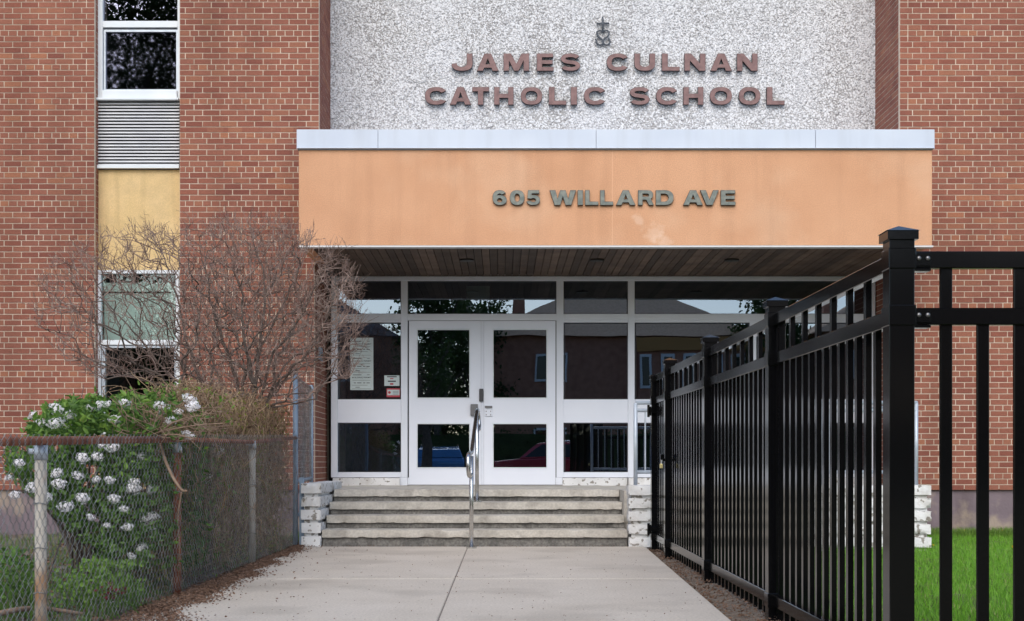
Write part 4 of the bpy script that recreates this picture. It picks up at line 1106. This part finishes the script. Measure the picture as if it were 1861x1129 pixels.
# ------------------------------------------------------------------ tangled brown hedge along the fence
def hedge():
    root = thing('vine_hedge', 'tangled brown vine hedge with sparse yellow green leaves behind the chain link', 'hedge', (-2.35, 11, 0))
    topf = lambda y: 1.36+.13*noise.noise(Vector((y*1.5, 0, 0)))+.05*noise.noise(Vector((y*6, 0, 0)))-(.5 if y < 8.9 else 0)*(8.9-y)
    def rp():
        y = random.uniform(8.4, 13.1); return (XC-.04-abs(random.gauss(0, .2)), y, random.uniform(.0, 1)**.7*topf(y))
    paths = []
    for _ in range(5200):
        a = rp(); b = (min(XC-.015, a[0]+random.gauss(0, .1)), a[1]+random.gauss(0, .16), max(.02, min(topf(a[1])+.04, a[2]+random.gauss(.03, .16)))); paths.append(wander(a, b, 4, .16))
    ob('vines', npmesh('vines', *tube_set(paths, .0032, .0018, 3), 'vine'), None, root, kind='stuff')
    paths = [wander((XC-.2-random.random()*.2, y, 0), (XC-.1-random.random()*.25, y+random.gauss(0, .15), topf(y)*.9), 7, .05) for y in np.linspace(8.8, 13, 26)]
    ob('stems', npmesh('stems', *tube_set(paths, .011, .004, 5), 'bark'), None, root, kind='stuff')
    C = []
    while len(C) < 5200:
        p = rp()
        if noise.noise(Vector((p[1]*2.2, p[2]*3, 8))) > .0: C.append(p)
    V, Fq = leaves_np(np.array(C), .017, .2, 1.5); ob('leaves', npmesh('leaves', V, Fq, 'leaf_yellow'), None, root, kind='stuff')
    C = np.array([rp() for _ in range(2600)]); V, Fq = leaves_np(C, .02, -.3, 1.3); ob('dry_leaves', npmesh('dry_leaves', V, Fq, 'litter'), None, root, kind='stuff')
    C = np.array([rp() for _ in range(900)]); C[:, 1] = 8.5+(C[:, 1]-8.4)*.4; V, Fq = leaves_np(C, .024, .2, 1.8); ob('green_leaves', npmesh('green_leaves', V, Fq, 'leaf_fresh'), None, root, kind='stuff')
    # pale dead canes arching over the rail
    root = thing('dead_canes', 'pale dead bent canes arching over the rusty fence rail', 'branches', (XC, 8.3, 0))
    cps = [[(285, 792), (300, 840), (315, 870), (330, 893), (338, 893)], [(283, 792), (255, 775), (225, 758), (215, 740)], [(285, 792), (310, 770), (340, 758), (375, 752)],
           [(285, 790), (270, 765), (248, 745), (240, 725)], [(285, 790), (320, 778), (365, 772), (405, 770)], [(286, 790), (295, 760), (292, 735)], [(284, 792), (250, 785), (222, 783), (200, 765)], [(285, 792), (322, 790), (350, 800)], [(330, 893), (322, 940), (326, 990), (324, 1050)]]
    for i, c in enumerate(cps):
        Y0 = 8.1; pts = [P(a+random.uniform(-2, 2), b+random.uniform(-2, 2), Y0-.1*k+(0 if i else .0)) for k, (a, b) in enumerate(c)]
        if i == 8: pts = [P(a, b, 8.3) for a, b in c]
        m = MB(); m.tube(bend(pts, .05, 3), .011 if i in (0,) else .0065, 6, r2=.008 if i == 0 else .003); ob('cane', m, 'cane', root, smooth=True)
    A, B = [], []
    for _ in range(220):
        p = np.array(P(random.uniform(215, 400), random.uniform(735, 800), random.uniform(7.7, 8.4))); q = p+rng.normal(0, .07, 3); A.append(p); B.append(q)
    ob('fine_twigs', npmesh('fine_twigs', *tubes_np(np.array(A), np.array(B), .0025, .0015, 3), 'cane'), None, root, kind='stuff')
hedge()

# ------------------------------------------------------------------ low plants, litter, grass
def low_plant(name, label, px0, px1, py0, py1, Y0, Y1, n, size, mt_, cat='plant'):
    root = thing(name, label, cat, P((px0+px1)/2, py1, (Y0+Y1)/2))
    C = []
    while len(C) < n:
        px, py = random.uniform(px0, px1), random.uniform(py0, py1); u = (px-(px0+px1)/2)/((px1-px0)/2); v = (py-py1)/(py1-py0)
        if u*u+v*v*.85 > 1+1.1*noise.noise(Vector((px/22, py/22, 2))) or noise.noise(Vector((px/11, py/11, 6))) < -.2: continue
        Y = random.uniform(Y0, Y1); q = P(px, py, Y)
        if q.x > XC-.03 or q.z < 0: 
            if q.x > XC-.03: q.x = XC-.03-random.random()*.1
            q.z = max(q.z, random.uniform(.02, .1))
        C.append(q)
    V, Fq = leaves_np(np.array(C), size, .35, 1.2, tilt=.5); ob('leaves', npmesh('leaves', V, Fq, mt_), None, root, kind='stuff')
    paths = [wander((c.x+rng.normal(0, .06), c.y, 0), c, 3, .05) for c in random.sample(C, min(120, n//4))]
    ob('stems', npmesh('stems', *tube_set(paths, .003, .0015, 3), 'leaf_green'), None, root, kind='stuff')
low_plant('leafy_plant', 'mound of small round bright green leaves low behind the chain link', 98, 268, 1018, 1105, 7.1, 8.3, 1300, .026, 'leaf_fresh')
low_plant('leafy_plant', 'dark green leaf clump at the left photo edge behind the fence', -20, 66, 1000, 1090, 6.6, 7.6, 600, .028, 'leaf_green')
low_plant('red_leaf_plant', 'small dark red leafed plant low in the planting bed', 195, 232, 1055, 1090, 7.0, 7.4, 90, .02, 'leaf_red')
m = MB(); m.tube(bend([P(-30, 1122, 6.4), P(30, 1108, 6.6), P(75, 1104, 6.9), P(150, 1116, 7.0)], .1), .016, 8, r2=.010); tag(ob('fallen_branch', m, 'cane', smooth=True), 'pale fallen branch lying at the foot of the chain link fence', 'branch')
def blades(name, n, reg, h, w, m, z0=-.05, parent=None, patch=0):
    x = rng.uniform(reg[0], reg[1], n); y = rng.uniform(reg[2]**.5, reg[3]**.5, n)**2
    if patch:
        keep = np.array([noise.noise(Vector((a*2.1, b*2.1, 1))) > -patch for a, b in zip(x, y)]); x, y = x[keep], y[keep]; n = len(x)
    hh = h*rng.uniform(.5, 1.25, n); a = rng.uniform(0, 6.28, n); ww = w*rng.uniform(.7, 1.3, n)
    lx, ly = rng.normal(0, .35, n)*hh, rng.normal(0, .35, n)*hh
    zb = np.full(n, z0)
    b0 = np.stack([x-np.cos(a)*ww, y-np.sin(a)*ww, zb], 1); b1 = np.stack([x+np.cos(a)*ww, y+np.sin(a)*ww, zb], 1)
    m0 = np.stack([x-np.cos(a)*ww*.7+lx*.4, y-np.sin(a)*ww*.7+ly*.4, zb+hh*.6], 1); m1 = np.stack([x+np.cos(a)*ww*.7+lx*.4, y+np.sin(a)*ww*.7+ly*.4, zb+hh*.6], 1)
    t = np.stack([x+lx, y+ly, zb+hh], 1); V = np.stack([b0, b1, m1, m0, t], 1).reshape(-1, 3); k = np.arange(n)[:, None]*5
    # tip as a degenerate-free quad: split with two tris
    F3 = np.concatenate([k+np.array([[0, 1, 2]]), k+np.array([[0, 2, 3]]), k+np.array([[3, 2, 4]])], 0)
    return ob(name, npmesh(name, V, F3, m), None, parent, kind='stuff')
blades('grass', 150000, (1.6, 6.6, 4.2, 15.68), .075, .0022, 'grass', -.06)
blades('dry_grass', 9000, (1.6, 6.6, 4.2, 15.68), .06, .002, 'straw', -.06)
blades('broad_grass', 16000, (1.6, 6.6, 4.2, 15.68), .065, .004, 'leaf_green', -.06, patch=.0)
blades('long_grass', 7000, (4.3, 6.6, 15.3, 15.7), .13, .003, 'leaf_fresh', -.06)
blades('bed_grass', 26000, (-6.2, -2.12, 5.5, 15.6), .10, .003, 'leaf_green', -.05, patch=.15)
C = np.stack([rng.uniform(3.4, 6.3, 26), rng.uniform(12.5, 15.6, 26), rng.uniform(.0, .05, 26)], 1); C = np.repeat(C, 8, 0)
V, Fq = leaves_np(C, .011, .2, 1.1); ob('dandelions', npmesh('dandelions', V, Fq, 'dandelion'), None, kind='stuff')
# leaf litter along the left edge of the walk and on the right verge
def litter(name, n, fx_, size, mt_, z=.004):
    C = np.array([fx_() for _ in range(n)]); C[:, 2] = z+rng.random(n)*.012
    V, Fq = leaves_np(C, size, 0, 1.4, tilt=.12); ob(name, npmesh(name, V, Fq, mt_), None, kind='stuff')
def lf():
    y = 5.5+7.75*random.random()**.85; b = -1.80-(y-6.94)*.036+.16*noise.noise(Vector((y*1.8, 2, 0)))
    u = random.random()
    if u < .9: x = XC+.01+(b-XC)*random.random()**.8+random.gauss(0, .02)
    elif u < .992: x = b+abs(random.gauss(0, .07))
    else: x = b+abs(random.gauss(0, .35))
    return (x, y, 0)
litter('leaf_litter', 17000, lf, .012, 'litter')
litter('bed_litter', 5000, lambda: (random.uniform(-4.5, -2.0), random.uniform(5.5, 15), 0), .022, 'litter', .0)
litter('verge_litter', 2600, lambda: (lambda y: (random.uniform(1.43-.22*(13.2-y)/6.3, 1.62), y, 0))(random.uniform(5, 13.1)), .013, 'litter', -.02)
litter('walk_crumbs', 700, lambda: (random.uniform(-1.9, 1.2), random.uniform(6.8, 13.1), 0), .006, 'litter', .002)
litter('step_crumbs', 500, lambda: (random.uniform(-1.8, 1.25), 13.16-abs(random.gauss(0, .035)), 0), .006, 'litter', .002)

# ------------------------------------------------------------------ across the street: seen in the glass
def tree(x, y, h, r, label, n=5200, leaf=.16, cz=.7):
    root = thing('street_tree', label, 'tree', (x, y, 0), 'trees along the street behind the camera')
    m = MB(); m.tube([(x, y, -.1), (x+.1, y, h*.3), (x-.1, y+.1, h*.55)], .22, 10, r2=.13)
    tips = []
    for i in range(9):
        a = i*2.4; b = Vector((x-.05, y, h*(.3+.03*i))); t = Vector((x+math.cos(a)*r*.75, y+math.sin(a)*r*.75, h*(.55+.045*i))); m.tube([b, (b+t)/2+Vector((0, 0, .3)), t], .09, 6, r2=.03); tips.append(t)
    ob('trunk', m, 'bark', root)
    cl = [Vector((x+random.gauss(0, r*.45), y+random.gauss(0, r*.45), h*cz+random.gauss(0, h*.13))) for _ in range(26)]+tips
    C = np.array([tuple(random.choice(cl)+Vector((random.gauss(0, r*.16), random.gauss(0, r*.16), random.gauss(0, r*.16)))) for _ in range(n)])
    V, Fq = leaves_np(C, leaf, 0, 1.4); ob('crown', npmesh('crown', V, Fq, 'leaf_tree'), None, root)
tree(-11.5, -7, 16.5, 4.0, 'big dense tree reflected in the upper left window', 34000, .10, .76)
tree(-3.2, -31, 10.6, 2.2, 'round green tree between the two houses across the street')
tree(-1.4, -37, 10.8, 2.2, 'loose green tree farther behind the gap between houses')
tree(14.0, -35, 10.8, 2.0, 'green tree right of the brown brick house across the street')
tree(-2.6, -11, 5.0, 1.1, 'young tree on the school side of the street', 1800, .09)
def house(x0, x1, y1, dpt, eave, ridge, wm, rm, label, band=None):
    root = thing('house', label, 'house', ((x0+x1)/2, y1, 0), 'houses across the street')
    m = MB(); m.box(x0, x1, y1-dpt, y1, -.1, eave); ob('wall', m, wm, root)
    o_ = .5; m = MB(); a, b, c, d_ = x0-o_, x1+o_, y1-dpt-o_, y1+o_; cy = (c+d_)/2; rx0, rx1 = a+(d_-c)/2.2, b-(d_-c)/2.2
    if rx0 > rx1: rx0 = rx1 = (a+b)/2
    m.v = [(a, c, eave), (b, c, eave), (b, d_, eave), (a, d_, eave), (rx0, cy, ridge), (rx1+.01, cy, ridge)]
    m.f = [(0, 1, 5, 4), (1, 2, 5), (2, 3, 4, 5), (3, 0, 4), (3, 2, 1, 0)]; rf = ob('roof', m, rm, root)
    ob('chimney', MB().box(x0+1.0, x0+1.7, cy-.4, cy+.4, eave+.3, ridge+1.1), 'house_brick', rf)
    for zz in (1.2, 5.1):
        for fxx in (.22, .72):
            cx = x0+(x1-x0)*fxx; w = ob('window', MB().box(cx-.85, cx+.85, y1, y1+.08, zz, zz+1.5), 'house_white', root)
            for s_ in (-1, 1): ob('pane', MB().box(cx+s_*.42-.34, cx+s_*.42+.34, y1+.081, y1+.09, zz+.12, zz+1.38), 'car_glass', w)
    if band: ob('porch', MB().box(x0, x1, y1+.0, y1+2.0, 3.1, 3.9), band, root)
    ob('door', MB().box((x0+x1)/2-.5, (x0+x1)/2+.5, y1, y1+.06, 0, 2.1), 'house_white', root)
house(-0.4, 13.0, -36, 9, 7.5, 10.3, 'house_brick', 'shingle', 'dark brown brick house with tan hip roof seen in the glass')
house(-16.5, -5.8, -36, 9, 7.5, 10.4, 'house_brick', 'shingle_dark', 'brick house with dark grey roof seen in the glass')
house(16.4, 27, -34, 9, 7.5, 10.4, 'house_brick', 'shingle', 'brick house with orange porch band seen in the glass', 'house_orange')
def car(x0, y, L, paint, label, suv=True, rot=0):
    root = thing('parked_car', label, 'car', (x0+L/2, y, -.05), 'cars parked on the street behind the camera')
    H = 1.72 if suv else 1.45
    W2 = .9
    lower = [(0, .35), (0, .75), (.12, .9), (1.15, 1.0), (L-.15, 1.02), (L, .85), (L, .35), (L-.6, .28), (.6, .28)]
    green = [(1.15, 1.0), (1.95, H-.12), (2.3, H-.03), (L-.9, H), (L-.35, H-.1), (L-.12, 1.02)]
    def ext(prof, wa, wb, zs, ze):
        m = MB(); n_ = len(prof)
        for s_, in ((-1,), (1,)):
            m.v += [(x0+px_, y+s_*(wa+(wb-wa)*max(0, min(1, (pz_-zs)/(ze-zs)))), pz_) for px_, pz_ in prof]
        m.f.append(tuple(range(n_))); m.f.append(tuple(range(2*n_-1, n_-1, -1)))
        for i in range(n_): j = (i+1) % n_; m.f.append((i, n_+i, n_+j, j))
        return m
    ob('body', ext(lower, W2, W2, 0, 1), paint, root, bevel=.05, seg=3, smooth=False)
    ob('cabin', ext(green, W2-.03, W2-.2, 1.0, H), paint, root, bevel=.04, seg=3)
    for s_ in (-1, 1):
        m = MB(); zz = lambda z: (W2-.03)+(-.17)*((z-1)/(H-1))
        for seg_ in ([(1.4, 1.06), (2.1, H-.16), (2.55, H-.12), (2.55, 1.06)], [(2.63, 1.06), (2.63, H-.12), (3.45, H-.11), (3.45, 1.06)], [(3.53, 1.06), (3.53, H-.12), (L-.6, H-.16), (L-.4, 1.1)]):
            m.poly([(x0+a, y+s_*(zz(b)+.012), b) for a, b in seg_])
        ob('side_window', m, 'car_glass', root)
        for wx in (.85, L-.85):
            m = MB(); m.tube([(x0+wx, y+s_*(W2-.18), .3), (x0+wx, y+s_*(W2+.01), .3)], .33, 22); w_ = ob('wheel', m, 'tyre', root)
            m = MB(); m.tube([(x0+wx, y+s_*(W2+.0), .3), (x0+wx, y+s_*(W2+.03), .3)], .2, 14); ob('rim', m, 'chrome', w_)
        m = MB(); m.tube([(x0+2.3, y+s_*(W2-.25), H+.03), (x0+L-.7, y+s_*(W2-.25), H+.05)], .025, 6); ob('roof_rail', m, 'chrome', root)
    m = MB(); m.quad((x0+1.22, y-.72, 1.07), (x0+1.22, y+.72, 1.07), (x0+1.9, y+.62, H-.15), (x0+1.9, y-.62, H-.15)); m.v = [(a-.03, b, c+.03) for a, b, c in m.v]; ob('windscreen', m, 'car_glass', root)
    return root
car(PX(893, 55.5), -22, 4.5, 'red_car_paint', 'dark red parked car with roof rails seen in the door glass')
cb = car(0, 0, 4.2, 'blue_car_paint', 'light blue parked car seen end on in the door glass', False)
cb.rotation_euler = (0, 0, R(90)); cb.location = (-2.2, -14.5, -.05)
tree(22, -30, 9.5, 2.4, 'green tree at the far right of the street')
tree(-19, -30, 10, 3, 'green tree beyond the grey roofed house')

house(-31, -19, -35, 9, 7.3, 10.0, 'house_brick', 'shingle_dark', 'brick house farthest left across the street')
hg = thing('front_hedge', 'dark clipped hedge in front of the houses across the street', 'hedge', (0, -29, 0))
ob('core', MB().box(-32, 30, -30, -28.6, -.1, 2.2), 'leaf_tree', hg)
C = np.stack([rng.uniform(-32, 30, 9000), rng.uniform(-28.7, -28.3, 9000), rng.uniform(0, 2.5, 9000)], 1)
V, Fq = leaves_np(C, .1, 0, 1.4); ob('foliage', npmesh('foliage', V, Fq, 'leaf_tree'), None, hg, kind='stuff')

tree(-3.4, -42, 8.5, 3.0, 'low wide dark tree behind the gap between houses', 9000, .16, .38)
tree(-17.8, -39, 11.5, 3.0, 'tall tree between the two grey roofed houses', 9000, .16, .5)
tree(13.6, -43, 9.5, 3.0, 'dark tree behind the gap beside the porch house', 9000, .16, .45)

hb = thing('porch_wing', 'orange banded wing with narrow white windows seen in the right panes', 'house', (10.3, -35.4, 0))
ob('wall', MB().box(7.1, 13.6, -35.99, -35.3, -.1, 7.4), 'house_brick', hb)
ob('band', MB().box(7.0, 13.7, -35.29, -35.1, 6.65, 7.38), 'house_orange', hb)
for x in (7.5, 8.65, 9.75, 11.2, 12.3):
    w = ob('window', MB().box(x-.33, x+.33, -35.29, -35.2, 4.7, 6.5), 'house_white', hb); ob('pane', MB().box(x-.2, x+.2, -35.19, -35.18, 4.85, 6.35), 'car_glass', w)
